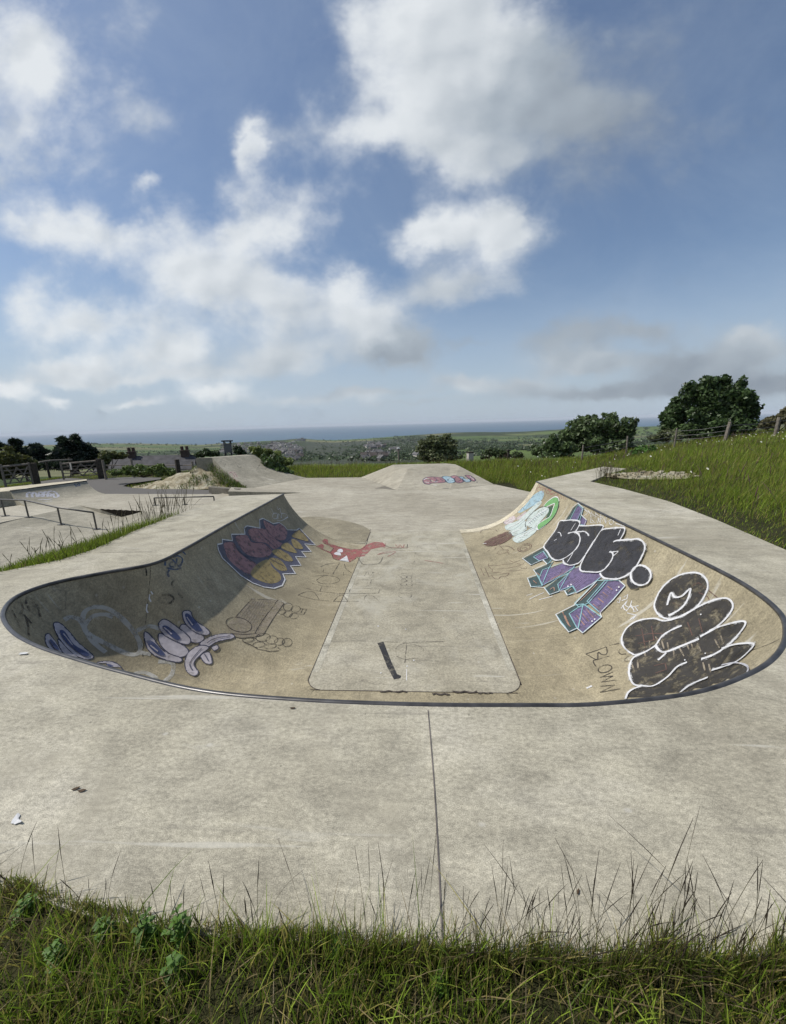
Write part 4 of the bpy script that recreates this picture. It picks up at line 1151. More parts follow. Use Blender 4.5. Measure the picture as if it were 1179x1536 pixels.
ax, ay = axis(-75, 75, -18, 14, 0.22), axis(-60, 52, -1, 24, 0.22)
GX, GY = np.meshgrid(ax, ay)
GZ = terrain(GX, GY)
nx, ny = len(ax), len(ay)
verts = np.stack([GX, GY, GZ], -1).reshape(-1, 3)
idx = np.arange(nx * ny).reshape(ny, nx)
quads = np.stack([idx[:-1, :-1], idx[:-1, 1:], idx[1:, 1:], idx[1:, :-1]], -1).reshape(-1, 4)
me = np_mesh('hillside', verts, quads.ravel(), np.arange(len(quads)) * 4, None, M['turf'])
me.polygons.foreach_set('use_smooth', [True] * len(me.polygons))
tag(link('ground', me), kind='structure')
def gz(x, y): return float(terrain(np.array([x]), np.array([y]))[0])

# ------------------------------------------------------------------ valley, coast and sea
SEA = -128.0
cols_u = np.arange(-900, 2300, 25.0)
ridge_u = [-900, -200, 130, 200, 300, 360, 440, 455, 475, 500, 552, 600, 640, 681, 720, 760, 800, 840, 975, 1179, 2300]
ridge_b = [20, 18, 17.5, 19, 24, 22, 20, 18.3, 21.5, 23, 22, 19.5, 18, 16.5, 17, 18.5, 18, 16.5, 16, 16, 18]
R_ = np.array([26, 34, 45, 70, 110, 180, 300, 500, 800, 1200, 1700, 2100, 2350, 2700, 3300, 4200])
def px_below(u, k):
    rb = np.interp(u, ridge_u, ridge_b)
    base = [110, 98, 84, 76, 70, 64, 58, 50, 42, 35, 29, 24.5, None, None, None, None][k]
    if k == 11: return rb + 2.5
    if base is not None:
        wob = (fbm(u * 0.012 + k * 3, k * 1.7, 3) - 0.45) * (3 + 0.10 * base)
        return max(base + wob, rb + 3)
    return rb
far_v = []
def pol_pt(u, k):
    r = R_[k]
    if k <= 12:
        p = at_range(u, px_below(u, k), r)
    else:
        p = at_range(u, 20, r)
        p.z = {13: max(SEA, -118), 14: SEA - 3, 15: SEA - 25}[k]
    return p
fan = [[pol_pt(u, k) for k in range(len(R_))] for u in cols_u]
def az_of(p): return math.atan2(p.x, p.y)
# close the ring behind the camera with a plain downland slope
a_end, a_start = az_of(fan[-1][0]), az_of(fan[0][0])
nb = 26
for i in range(1, nb):
    a = a_end + (2 * math.pi - (a_end - a_start)) * i / nb
    w_ = math.sin(math.pi * i / nb)
    row_ = []
    for k in range(len(R_)):
        e0 = fan[len(cols_u) - 1][k].z * (1 - i / nb) + fan[0][k].z * (i / nb)
        back_z = -3.0 + 0.004 * R_[k] if R_[k] < 2500 else 8.0
        row_.append(Vector((math.sin(a) * R_[k], math.cos(a) * R_[k], e0 * (1 - w_) + back_z * w_)))
    fan.append(row_)
# refine along the range axis
SUB = 6
fverts, fcols = [], []
NK = (len(R_) - 1) * SUB + 1
def land_col(x, y, u, r):
    n1 = float(fbm(x * 0.004, y * 0.004, 3)); n2 = float(fbm(x * 0.03 + 5, y * 0.03, 3))
    if r < 150: return (0.040, 0.060, 0.016)
    # patchwork fields
    cx, cy = math.floor(x / 260 + 0.35 * math.sin(y / 400)), math.floor(y / 210 + 0.3 * math.sin(x / 500))
    h = _P[(cx * 7 + cy * 13) % 256, (cx * 3 + cy * 5) % 256]
    f = [(0.085, 0.120, 0.035), (0.110, 0.130, 0.050), (0.065, 0.100, 0.030), (0.135, 0.135, 0.070), (0.075, 0.110, 0.040)][int(h * 4.99)]
    town = 390 < u < 640 and 260 < r < 2000
    if town: f = (0.050, 0.058, 0.040)
    if n1 > 0.54: f = (0.035, 0.050, 0.022)
    return tuple(c_ * (0.8 + 0.45 * n2) for c_ in f)
uu = list(cols_u) + [5000] * (nb - 1)
for i, col_ in enumerate(fan):
    for k in range(len(R_) - 1):
        for s_ in range(SUB if k < len(R_) - 2 else SUB + 1):
            t = s_ / SUB
            # interpolate in slope so the skyline stays put
            p = col_[k].lerp(col_[k + 1], t)
            r = math.hypot(p.x, p.y)
            fverts.append(p); fcols.append(land_col(p.x, p.y, uu[i], r))
nr = len(fan)
idx = np.arange(nr * NK).reshape(nr, NK)
idx = np.vstack([idx, idx[:1]])
quads = np.stack([idx[:-1, :-1], idx[:-1, 1:], idx[1:, 1:], idx[1:, :-1]], -1).reshape(-1, 4)[:, ::-1]
me = np_mesh('valley', np.array([tuple(p) for p in fverts]), quads.ravel(), np.arange(len(quads)) * 4, None, M['land'], np.array(fcols))
me.polygons.foreach_set('use_smooth', [True] * len(me.polygons))
tag(link('valley_ground', me), kind='structure')
FARBVH = BVHTree.FromPolygons(fverts, [tuple(int(i) for i in q) for q in quads])
def far_hit(u, v):
    h = FARBVH.ray_cast(Vector(EYE), Vector(ray(u, v)))
    return h[0]
def far_z(x, y):
    h = FARBVH.ray_cast(Vector((x, y, 200)), Vector((0, 0, -1)))
    return h[0].z if h[0] is not None else -20
sm = MB()
ns = 96
sm.add([(math.cos(2 * math.pi * i / ns) * 42000, math.sin(2 * math.pi * i / ns) * 42000, SEA) for i in range(ns)], [tuple(range(ns))])
tag(sm.build('sea', M['sea']), kind='structure')

# asphalt path
ap = MB()
pts = [onz(u, v, FZ - 0.03) for u, v in ((60, 737), (135, 731), (152, 742), (215, 742), (318, 743), (316, 735), (255, 733), (200, 732), (184, 729), (196, 725), (240, 719), (243, 716.5), (200, 715.5), (160, 717), (140, 719), (100, 717), (60, 722), (40, 728))]
pv = [Vector((p.x, p.y, 0)) for p in pts]
tri = tessellate_polygon([pv])
ap.add([(p.x, p.y, FZ + 0.004 if False else FZ - 0.03) for p in pts], [t if (pv[t[1]] - pv[t[0]]).cross(pv[t[2]] - pv[t[0]]).z > 0 else t[::-1] for t in tri])
tag(ap.build('asphalt_path', M['asphalt']), kind='structure')
path_poly = [(p.x, p.y) for p in pts]

# chalk mound
mc = Vector((-11.75, 20.1, FZ))
mv, mf = [], []
NR, NA = 26, 56
for i in range(NR + 1):
    for j in range(NA):
        t = i / NR; a = 2 * math.pi * j / NA
        rx = 3.0 * (1.25 if math.cos(a) < 0 else 0.95); ry = 1.75
        x = mc.x + rx * t * math.cos(a); y = mc.y + ry * t * math.sin(a)
        h = (1 - t) ** 1.25 * 0.95
        nz_ = float(fbm(x * 1.6, y * 1.6, 4)) - 0.45
        mv.append((x, y, FZ - 0.06 + h + nz_ * 0.42 * min(1, (1 - t) * 3)))
for i in range(NR):
    for j in range(NA):
        j2 = (j + 1) % NA
        mf.append((i * NA + j, (i + 1) * NA + j, (i + 1) * NA + j2, i * NA + j2))
mm = MB(); mm.add(mv, mf)
tag(mm.build('spoil_mound', M['chalk'], None, True), 'weedy heap of pale chalk spoil against the tall bank ramp', 'spoil heap')
MBVH = BVHTree.FromPolygons([Vector(v) for v in mv], mf)
# chalk scar in the grass on the right
cm_ = MB()
cc = Vector((6.25, 10.75, 0))
rr = []
for j in range(28):
    a = 2 * math.pi * j / 28
    q = 0.75 + 0.5 * float(vnoise(math.cos(a) * 2 + 5, math.sin(a) * 2 + 5))
    rr.append((cc.x + 1.1 * q * math.cos(a), cc.y + 0.85 * q * math.sin(a)))
cm_.add([(cc.x, cc.y, gz(cc.x, cc.y) + 0.07)] + [(x, y, gz(x, y) + 0.035) for x, y in rr], [(0, 1 + j, 1 + (j + 1) % 28) for j in range(28)])
for k in range(90):
    a = random.uniform(0, 6.28); q = math.sqrt(random.random())
    x, y = cc.x + 1.1 * q * math.cos(a), cc.y + 0.65 * q * math.sin(a)
    sz = random.uniform(0.02, 0.07)
    cm_.box((x, y, gz(x, y) + 0.05 + sz * 0.3), (sz * 1.6, sz, sz), random.uniform(0, 3), 0, Matrix.Rotation(random.uniform(-.5, .5), 4, 'X'))
tag(cm_.build('chalk_rubble', M['chalk']), kind='stuff')
scar_poly = rr

# ------------------------------------------------------------------ grass: real blades in big meshes
def blades(name, roots, h, w, col, lean=0.35, curve=0.5, seed=1, kind='stuff', wind=(0.25, -0.1)):
    g = np.random.default_rng(seed)
    N = len(roots)
    a = g.random(N) * 2 * np.pi
    ln = np.abs(g.normal(0, lean, N)) + 0.05
    dx, dy = np.cos(a) * ln + wind[0] * g.random(N), np.sin(a) * ln + wind[1] * g.random(N)
    fa = g.random(N) * 2 * np.pi
    sx, sy = np.cos(fa), np.sin(fa)
    ts = np.array([0.0, 0.38, 0.74]); ws = np.array([0.8, 1.0, 0.62])
    V = np.zeros((N, 7, 3))
    for i, (t, wf) in enumerate(zip(ts, ws)):
        k = t * (1 - curve) + curve * t * t
        cx, cy, cz = roots[:, 0] + dx * h * k, roots[:, 1] + dy * h * k, roots[:, 2] + h * (t - 0.18 * ln * t * t)
        for sgn, off_ in ((-1, 0), (1, 1)):
            V[:, 2 * i + off_, 0] = cx + sgn * sx * w * wf / 2
            V[:, 2 * i + off_, 1] = cy + sgn * sy * w * wf / 2
            V[:, 2 * i + off_, 2] = cz
    V[:, 6, 0] = roots[:, 0] + dx * h; V[:, 6, 1] = roots[:, 1] + dy * h; V[:, 6, 2] = roots[:, 2] + h * (1 - 0.18 * ln)
    b = (np.arange(N) * 7)[:, None]
    lp = b + np.array([0, 1, 3, 2, 2, 3, 5, 4, 4, 5, 6])[None, :]
    st = (np.arange(N) * 11)[:, None] + np.array([0, 4, 8])[None, :]
    me = np_mesh(name, V.reshape(-1, 3), lp.ravel(), st.ravel(), None, M['grass'], np.repeat(col, 7, 0))
    return tag(link(name, me), kind=kind)
def scatter(n, x0, x1, y0, y1, seed):
    g = np.random.default_rng(seed)
    return g.random(n) * (x1 - x0) + x0, g.random(n) * (y1 - y0) + y0
def palette(n, seed, dry=0.12, x=None, y=None, base=((0.080, 0.130, 0.020), (0.125, 0.180, 0.032), (0.055, 0.095, 0.017))):
    g = np.random.default_rng(seed)
    b = np.array(base)
    c = b[g.integers(0, len(b), n)] * (0.7 + 0.6 * g.random((n, 1)))
    if x is not None:
        p = fbm(x * 0.35 + 3, y * 0.35, 3)[:, None]
        c = c * (0.75 + 0.55 * p) + np.array([0.03, 0.02, 0.0]) * np.clip(p - 0.48, 0, 1) * 2
    d = g.random(n) < dry
    c[d] = np.array([0.17, 0.135, 0.065]) * (0.6 + 0.7 * g.random((d.sum(), 1)))
    return c
def keep(x, y, pad=0.02):
    m_ = ~(in_poly(x, y, deck_poly) & (dist_poly(x, y, deck_poly) > pad))
    for poly in (slab_poly, plaza_poly, path_poly): m_ &= ~in_poly(x, y, poly)
    m_ &= ~(in_poly(x, y, scar_poly) & (fbm(x * 4, y * 4, 2) < 0.55))
    return m_
# foreground strip
def edge_y(x): return np.interp(x, [-6, -4.9, -3.6, -2.4, -1.52, -1.09, -0.73, 0, 0.53, 1.08, 2.0, 2.9, 3.7], [1.9, 1.75, 1.35, 1.10, 0.96, 0.89, 0.865, 0.86, 0.86, 0.88, 0.98, 1.3, 2.1])
x, y = scatter(105000, -2.6, 2.8, -0.4, 1.1, 21)
over = edge_y(x) - y
msk = over > 0.0 + 0.10 * (fbm(x * 2.6, 0 * x, 3) - 0.45)
x, y = x[msk], y[msk]
pt = fbm(x * 5.5 + 2, y * 5.5, 3)
k2 = np.random.default_rng(77).random(len(x)) < np.clip((pt - 0.24) * 4.5, 0.30, 1.0)
ov2 = over[msk][k2]; x, y = x[k2], y[k2]
z = np.where(ov2 < 0.05, -0.006, -0.016)
g_ = np.random.default_rng(5)
patch = fbm(x * 2.2, y * 2.2, 3)
h = (0.03 + 0.11 * g_.random(len(x)) ** 1.4) * (0.5 + 1.0 * patch)
h = np.where(g_.random(len(x)) < 0.05, h * 1.7, h)
blades('foreground_grass', np.stack([x, y, z], 1), h, 0.0018 + 0.0026 * g_.random(len(x)), palette(len(x), 6, 0.12, x * 3, y * 3, ((0.180, 0.270, 0.028), (0.290, 0.380, 0.052), (0.105, 0.165, 0.018), (0.310, 0.280, 0.075))), 0.55, 0.6, 7, wind=(0.15, 0.05))
# ragged tufts hanging over the slab edge
ecx = g_.uniform(-1.9, 2.2, 240)
ecs = g_.uniform(0.35, 1.0, 240)
x = np.repeat(ecx, 44) + g_.normal(0, 0.028, 240 * 44); y = edge_y(x) - np.abs(g_.normal(0.0, 0.022, len(x))) + 0.035 * np.repeat(ecs, 44) * (fbm(x * 2.6, 0 * x, 3) > 0.36)
h = (0.03 + 0.12 * g_.random(len(x))) * np.repeat(ecs, 44) * (0.55 + 0.6 * sstep(-0.9, 0.4, x))
blades('edge_tufts', np.stack([x, y, np.full(len(x), -0.01)], 1), h, 0.0018 + 0.0024 * g_.random(len(x)), palette(len(x), 16, 0.2, x * 3, y * 3, ((0.175, 0.230, 0.034), (0.280, 0.320, 0.065), (0.115, 0.155, 0.025), (0.290, 0.250, 0.090))), 0.4, 0.6, 17, wind=(0.15, 0.05))
# the rest of the shelf the photographer stands on
x, y = scatter(60000, -9.0, 7.0, -2.2, 4.2, 25)
msk = keep(x, y, 0.0) & ~((x > -2.5) & (x < 2.7) & (y > -0.4) & (y < 1.3)) & ~((x < -4.3) & (y > 2.6))
x, y = x[msk], y[msk]
g_ = np.random.default_rng(26)
blades('shelf_grass', np.stack([x, y, terrain(x, y) - 0.01], 1), (0.05 + 0.14 * g_.random(len(x))) * (0.5 + fbm(x * 2.2, y * 2.2, 3)), 0.004 + 0.004 * g_.random(len(x)), palette(len(x), 27, 0.12, x, y, ((0.170, 0.235, 0.028), (0.270, 0.330, 0.050), (0.100, 0.145, 0.018))), 0.5, 0.6, 28)
# matted dead thatch
x, y = scatter(9000, -2.6, 2.8, -0.4, 1.0, 22)
msk = edge_y(x) - y > 0.0
x, y = x[msk], y[msk]
g_ = np.random.default_rng(8)
c_ = np.array([0.27, 0.21, 0.105]) * (0.35 + 0.9 * g_.random((len(x), 1)))
blades('dead_thatch', np.stack([x, y, np.full(len(x), -0.012)], 1), 0.04 + 0.09 * g_.random(len(x)), 0.002 + 0.002 * g_.random(len(x)), c_, 1.2, 0.5, 9)
# tall flowering stems with seed heads along the slab edge
def stems(name, roots, hts, seed, head=(0.075, 0.058, 0.042), stalk=(0.11, 0.105, 0.05), r=0.0010, wind=0.12):
    g = np.random.default_rng(seed)
    V, L, S, Cc = [], [], [], []
    nl = 0
    for (x, y, z), hh in zip(roots, hts):
        a = g.random() * 6.28; ln = abs(g.normal(0, 0.22)) + 0.03
        dx, dy = math.cos(a) * ln + wind * g.random(), math.sin(a) * ln
        if g.random() < 0.12: dx *= 3; dy *= 3
        cv = g.uniform(0.3, 1.0)
        nseg = 9
        hl = g.uniform(0.16, 0.34)
        rad = r * g.uniform(0.7, 1.3)
        pc = []
        for i in range(nseg + 1):
            t = i / nseg
            k = t * (1 - cv) + cv * t * t
            pc.append((x + dx * hh * k, y + dy * hh * k, z + hh * (t - 0.25 * (dx * dx + dy * dy) * t * t), t))
        b0 = len(V)
        for i, (px_, py_, pz_, t) in enumerate(pc):
            hd = t > 1 - hl
            rr_ = rad * (1.0 if not hd else (2.3 if i % 2 else 1.5)) * (0.3 if i == nseg else 1)
            jit = rad * 0.9 * (g.random() - .5) if hd else 0
            for q in range(3):
                an = 2.094 * q + 0.6 * i
                V.append((px_ + math.cos(an) * rr_ + jit, py_ + math.sin(an) * rr_ + jit, pz_))
                Cc.append(head if hd else stalk)
        for i in range(nseg):
            for q in range(3):
                q2 = (q + 1) % 3
                L += [b0 + 3 * i + q, b0 + 3 * i + q2, b0 + 3 * i + 3 + q2, b0 + 3 * i + 3 + q]
                S.append(nl); nl += 4
    return tag(link(name, np_mesh(name, np.array(V), np.array(L), np.array(S), None, M['grass'], np.array(Cc))), kind='stuff')
g_ = np.random.default_rng(31)
rt, ht = [], []
for i in range(1150):
    x_ = g_.uniform(-1.75, 1.9)
    dens = (0.20 + 0.75 * float(sstep(-0.15, 0.45, x_)) if x_ > -0.9 else 0.22) * (0.35 + 1.1 * float(fbm(x_ * 3.1 + 9, 2.0, 2)))
    if g_.random() > dens: continue
    y_ = float(edge_y(x_)) - abs(g_.normal(0, 0.05)) + 0.03
    rt.append((x_, y_, -0.03))
    ht.append(g_.uniform(0.10, 0.38) * (1.25 if g_.random() < 0.12 else 1) * (0.8 if x_ < -0.2 else 1))
stems('seeding_grass', rt, ht, 32, (0.060, 0.045, 0.034), (0.13, 0.112, 0.055), 0.00068)

# left bank of the mound
x, y = scatter(70000, -8.8, -4.3, 2.5, 8.0, 41)
msk = (g_.random(len(x)) > sstep(6.2, 7.2, y)) & keep(x, y, 0.04) & ~in_poly(x, y, plaza_poly)
x, y = x[msk], y[msk]; z = terrain(x, y)
g_ = np.random.default_rng(42)
h = (0.09 + 0.15 * g_.random(len(x))) * (0.6 + 0.8 * fbm(x * 1.2, y * 1.2, 2))
blades('bank_grass', np.stack([x, y, z - 0.02], 1), h, 0.004 + 0.005 * g_.random(len(x)), palette(len(x), 43, 0.10, x, y, ((0.180, 0.255, 0.028), (0.260, 0.335, 0.046), (0.130, 0.185, 0.024))), 0.4, 0.5, 44)
rt, ht = [], []
for i in range(320):
    t = g_.random()
    x_, y_ = g_.uniform(-7.6, -4.6), g_.uniform(3.6, 7.4)
    if in_poly(np.array([x_]), np.array([y_]), deck_poly)[0] or in_poly(np.array([x_]), np.array([y_]), plaza_poly)[0]: continue
    rt.append((x_, y_, gz(x_, y_))); ht.append(g_.uniform(0.22, 0.45))
for i in range(70):
    y_ = g_.uniform(6.2, 7.6); x_ = -4.70 - abs(g_.normal(0, 0.12))
    rt.append((x_, y_, -0.35)); ht.append(g_.uniform(0.5, 0.95))
stems('bank_seed_heads', rt, ht, 45, (0.20, 0.17, 0.11), (0.15, 0.15, 0.07), 0.0028)

# right hillside, near to far, and the meadow beyond the hip
for i, (n_, x0, x1, y0, y1, hh, ww, sd) in enumerate(((62000, 4.0, 13, 1.5, 12, 0.30, 0.007, 51), (70000, 4.4, 26, 11, 21, 0.38, 0.011, 52), (70000, 2, 42, 19, 36, 0.48, 0.017, 53), (52000, -13, 8, 18.5, 34, 0.42, 0.014, 54), (40000, -34, -9, 17, 33, 0.34, 0.016, 55))):
    x, y = scatter(n_, x0, x1, y0, y1, sd)
    msk = keep(x, y, 0.03)
    msk &= ~((x < -9.0) & (x > -15.5) & (y < 21.8) & (np.hypot((x + 11.75) / 3.1, (y - 20.1) / 1.8) < 1.0))
    msk &= ~in_poly(x, y, [(-0.9, 16.9), (3.5, 18.0), (2.3, 20.4), (-1.4, 20.7), (-3.15, 21.25)])
    msk &= ~in_poly(x, y, [(-8.2, 18), (-6.3, 21.5), (-9.6, 23.2), (-11.9, 19.9)])
    x, y = x[msk], y[msk]; z = terrain(x, y)
    g_ = np.random.default_rng(sd + 100)
    lowleft = 0.45 if i == 4 else 1.0
    h = hh * lowleft * (0.35 + 0.75 * g_.random(len(x))) * (0.55 + 0.9 * fbm(x * 0.7, y * 0.7, 3))
    near = np.clip(dist_poly(x, y, deck_poly) / 1.2, 0.35, 1)
    base = ((0.180, 0.255, 0.026), (0.250, 0.325, 0.038), (0.130, 0.195, 0.022), (0.290, 0.262, 0.070))
    blades('hillside_grass' if i < 3 else 'meadow_grass', np.stack([x, y, z - 0.03], 1), h * near, ww * (0.6 + 0.8 * g_.random(len(x))), palette(len(x), sd + 7, 0.07, x, y, base), 0.35, 0.5, sd + 3)
g_ = np.random.default_rng(61)
rt, ht = [], []
for i in range(2600):
    x_, y_ = g_.uniform(4.6, 34), g_.uniform(4, 32)
    if g_.random() < 0.3: x_, y_ = g_.uniform(-10, 8), g_.uniform(21.5, 32)
    xx, yy = np.array([x_]), np.array([y_])
    if not keep(xx, yy)[0] or in_poly(xx, yy, [(-1, 16), (4, 17), (3, 21), (-4, 22)])[0]: continue
    rt.append((x_, y_, gz(x_, y_))); ht.append(g_.uniform(0.35, 0.75))
stems('meadow_seed_heads', rt, ht, 62, (0.17, 0.115, 0.085), (0.12, 0.12, 0.05), 0.0045)
# clump of dry stems at the elbow of the right hand deck
rt = [(4.62 + abs(g_.normal(0, .25)), 10.25 + g_.normal(0, .35), 0) for _ in range(60)]
rt = [(a, b, gz(a, b)) for a, b, _ in rt if not in_poly(np.array([a]), np.array([b]), deck_poly)[0]]
stems('dry_stems', rt, [g_.uniform(.3, .55) for _ in rt], 63, (0.16, 0.12, 0.09), (0.13, 0.115, 0.06), 0.003)

# white clover and daisies in the grass
fm_v, fm_l, fm_s, fm_c = [], [], [], []
nl = 0
g_ = np.random.default_rng(71)
for i in range(230):
    if g_.random() < 0.5: x_, y_ = g_.normal(22, 3.5), g_.normal(22, 1.6)
    else: x_, y_ = g_.uniform(5, 30), g_.uniform(5, 30)
    if not keep(np.array([x_]), np.array([y_]))[0]: continue
    z_ = gz(x_, y_) + g_.uniform(0.25, 0.5)
    rr_ = g_.uniform(0.010, 0.024) * (1 + y_ / 40)
    b0 = len(fm_v)
    for q in range(6):
        a = 1.047 * q
        fm_v.append((x_ + math.cos(a) * rr_, y_ + math.sin(a) * rr_, z_ + rr_ * 0.8 * math.sin(a)))
        fm_c.append((0.62, 0.62, 0.55) if g_.random() > .25 else (0.5, 0.45, 0.2))
    fm_l += [b0 + q for q in range(6)]; fm_s.append(nl); nl += 6
tag(link('meadow_flowers', np_mesh('meadow_flowers', np.array(fm_v), np.array(fm_l), np.array(fm_s), None, M['flower'], np.array(fm_c))), kind='stuff')

# ------------------------------------------------------------------ leaves, trees and bushes
def leaf_cloud(lobes, n, size, base, seed, aspect=1.8, flat=0.3, shell=0.55, clump=0.0):
    """lobes: (x,y,z,rx,ry,rz). returns verts, loops, starts, colours of many little leaf blades"""
    g = np.random.default_rng(seed)
    lob = np.array([l[:6] for l in lobes], float)
    vol = np.prod(lob[:, 3:6], 1) ** 0.75
    pick = g.choice(len(lob), n, p=vol / vol.sum())
    d = g.normal(0, 1, (n, 3)); d /= np.linalg.norm(d, axis=1)[:, None]
    rad = shell + (1 - shell) * g.random(n) ** 0.6
    rad = np.where(g.random(n) < 0.22, g.random(n) ** 0.5 * shell, rad)
    wob = 0.62 + 0.70 * fbm(d[:, 0] * 2.4 + pick * 5.1 + 20, d[:, 2] * 2.4 + d[:, 1] * 1.7 + 20, 3)
    c = lob[pick, :3] + d * lob[pick, 3:6] * (rad * wob)[:, None]
    nrm = d * 0.6 + g.normal(0, 0.7, (n, 3)) + np.array([0, 0, flat])
    nrm /= np.linalg.norm(nrm, axis=1)[:, None]
    t = np.cross(nrm, g.normal(0, 1, (n, 3))); t /= np.linalg.norm(t, axis=1)[:, None] + 1e-9
    b = np.cross(nrm, t)
    s_ = size * (0.55 + 0.9 * g.random(n))[:, None]
    V = np.stack([c - t * s_ * aspect / 2, c + b * s_ / 2 - t * s_ * 0.1, c + t * s_ * aspect / 2, c - b * s_ / 2 - t * s_ * 0.1], 1)
    col = np.array(base) * 2.7 * (0.45 + 1.1 * g.random((n, 1)))
    tint = fbm(c[:, 0] * 0.9 + 31, c[:, 2] * 0.9 + c[:, 1] * 0.7 + 31, 2)[:, None]
    col = col * (0.7 + 0.65 * tint)
    return V.reshape(-1, 3), np.arange(n * 4), np.arange(n) * 4, np.repeat(col, 4, 0)
def tree(name, label, cat, base_pt, lobes, n, size, color, seed, trunk=None, group=None, aspect=1.8, blossom=None, shell=0.55, flat=0.3):
    """lobes are given relative to base_pt"""
    t = thing(name, label, cat, tuple(base_pt), 0, group)
    gg = np.random.default_rng(seed + 9)
    extra = []
    for l in lobes:
        for _ in range(6):
            d_ = gg.normal(0, 1, 3); d_ /= np.linalg.norm(d_)
            k_ = gg.uniform(0.22, 0.5); o_ = gg.uniform(0.65, 1.08)
            extra.append((l[0] + d_[0] * l[3] * o_, l[1] + d_[1] * l[4] * o_, l[2] + d_[2] * l[5] * o_, l[3] * k_, l[4] * k_, l[5] * k_ * 1.1))
    main = lobes
    lobes = [(l[0], l[1], l[2], l[3] * .95, l[4] * .95, l[5] * .95) for l in lobes] + extra
    V, L, S, Cc = leaf_cloud(lobes, int(n * 1.7), size * 0.8, color, seed, aspect, flat, shell)
    if blossom:
        g = np.random.default_rng(seed + 1)
        k = (g.random(len(V) // 4) < blossom[1]) & (V.reshape(-1, 4, 3)[:, 0, 2] > 0.25 * max(l[2] + l[5] for l in lobes))
        Cc.reshape(-1, 4, 3)[k] = blossom[0]
    o = link('crown', np_mesh('crown', V, L, S, None, M['leaf'], Cc), t)
    mb = MB()
    g = np.random.default_rng(seed + 2)
    th = trunk or 0.06
    stemsn = 1 if trunk and trunk > 0.12 else 4
    fork = []
    for l in main: fork.append(Vector(l[:3]))
    top = max(l[2] for l in main)
    if stemsn == 1:
        jz = top * 0.35
        mb.tube([(0, 0, -0.3), (0.02, 0, jz * .5), (0, 0, jz)], [th * 1.35, th, th * 0.85], 8)
        src = Vector((0, 0, jz))
    else: src = Vector((0, 0, -0.1))
    for f in fork[:14]:
        mid = src.lerp(f, 0.5) + Vector(g.normal(0, 0.12, 3))
        mb.tube([src, mid, f], [th * 0.6, th * 0.38, th * 0.12], 6)
    mb.build('trunk', M['bark'], t, True)
    return t
def pos_at(u, v, r):
    """ground point at range r in the direction of photo pixel u; its height from pixel v"""
    d = ray(u, v)
    return Vector(EYE + d * (r / math.hypot(d[0], d[1])))
def lobes_px(base, lst, depth=0.85, seed=0):
    """crown lobes given as (u, v, ru, rv) in the view over the base point; depth from the width"""
    g = np.random.default_rng(seed)
    r0 = math.hypot(base.x, base.y)
    out_ = []
    for (u, v, ru, rv) in lst:
        r = r0 + g.normal(0, 0.25) * 0.8
        p = pos_at(u, v, r)
        e = (pos_at(u + ru, v, r) - p).length; f_ = (pos_at(u, v + rv, r) - p).length
        out_.append((p.x - base.x, p.y - base.y, p.z - base.z, e, e * depth, f_))
    return out_
TREEG = (0.030, 0.048, 0.016)
b = pos_at(1072, 652, 38.0)
tree('broadleaf_tree', 'large dark rounded tree standing beyond the fence on the right hill', 'tree', b, lobes_px(b, [(1072, 596, 34, 26), (1040, 590, 24, 20), (1100, 592, 26, 22), (1062, 574, 18, 11), (1085, 572, 16, 10), (1020, 615, 24, 22), (1008, 630, 20, 16), (1060, 622, 34, 24), (1100, 618, 32, 24), (1126, 612, 14, 20), (1128, 598, 10, 10), (1085, 638, 44, 16), (1040, 644, 40, 14), (1002, 644, 14, 10), (1118, 638, 22, 14), (1060, 652, 50, 8)], 0.9, 1), 15000, 0.20, (0.026, 0.042, 0.014), 81, 0.22, None, 1.6)
b = pos_at(893, 676, 35.0)
tree('hawthorn_tree', 'wide ragged mid green bush tree left of the large dark tree', 'tree', b, lobes_px(b, [(868, 645, 22, 18), (890, 640, 22, 16), (915, 640, 20, 18), (938, 640, 14, 16), (950, 642, 7, 12), (860, 656, 22, 14), (890, 660, 30, 14), (925, 658, 26, 14), (878, 630, 8, 6), (912, 625, 10, 6), (848, 654, 12, 12), (955, 632, 3, 8), (870, 670, 28, 10), (905, 672, 34, 9), (935, 668, 20, 10)], 0.9, 2), 8000, 0.19, (0.036, 0.052, 0.019), 82, 0.16, None, 1.7)
b = pos_at(657, 690, 34.0)
tree('hawthorn_tree', 'round olive green bush rising behind the concrete hip', 'tree', b, lobes_px(b, [(656, 674, 26, 14), (655, 662, 16, 10), (654, 682, 30, 10), (640, 670, 14, 12), (670, 666, 14, 12), (648, 658, 9, 6), (676, 678, 12, 10), (640, 682, 14, 8), (662, 686, 28, 7), (640, 686, 16, 6), (632, 664, 5, 5)], 0.9, 3), 5200, 0.17, (0.050, 0.058, 0.026), 83, 0.13, None, 1.7)
b = pos_at(828, 684, 33.0)
tree('bramble_bush', 'low sprawling bush at the left foot of the ragged bush tree', 'bush', b, lobes_px(b, [(828, 668, 16, 12), (845, 672, 16, 10), (810, 676, 16, 8), (825, 680, 30, 6), (830, 656, 6, 6)], 0.9, 4), 3000, 0.17, (0.034, 0.050, 0.018), 84, None, None, 1.8)
b = pos_at(966, 688, 29.0)
tree('elder_bush', 'small dense leafy green bush in the hillside grass', 'bush', b, lobes_px(b, [(966, 676, 14, 9), (956, 680, 9, 7), (976, 678, 9, 7)], 0.9, 5), 1900, 0.14, (0.038, 0.075, 0.016), 85, None, None, 1.8)
b = pos_at(1001, 662, 36.0)
tree('bramble_bush', 'low pale leafed bush just left of the large dark tree', 'bush', b, lobes_px(b, [(1000, 652, 15, 8), (985, 657, 12, 6), (1016, 655, 12, 7)], 0.9, 6), 1500, 0.16, (0.052, 0.060, 0.028), 86)
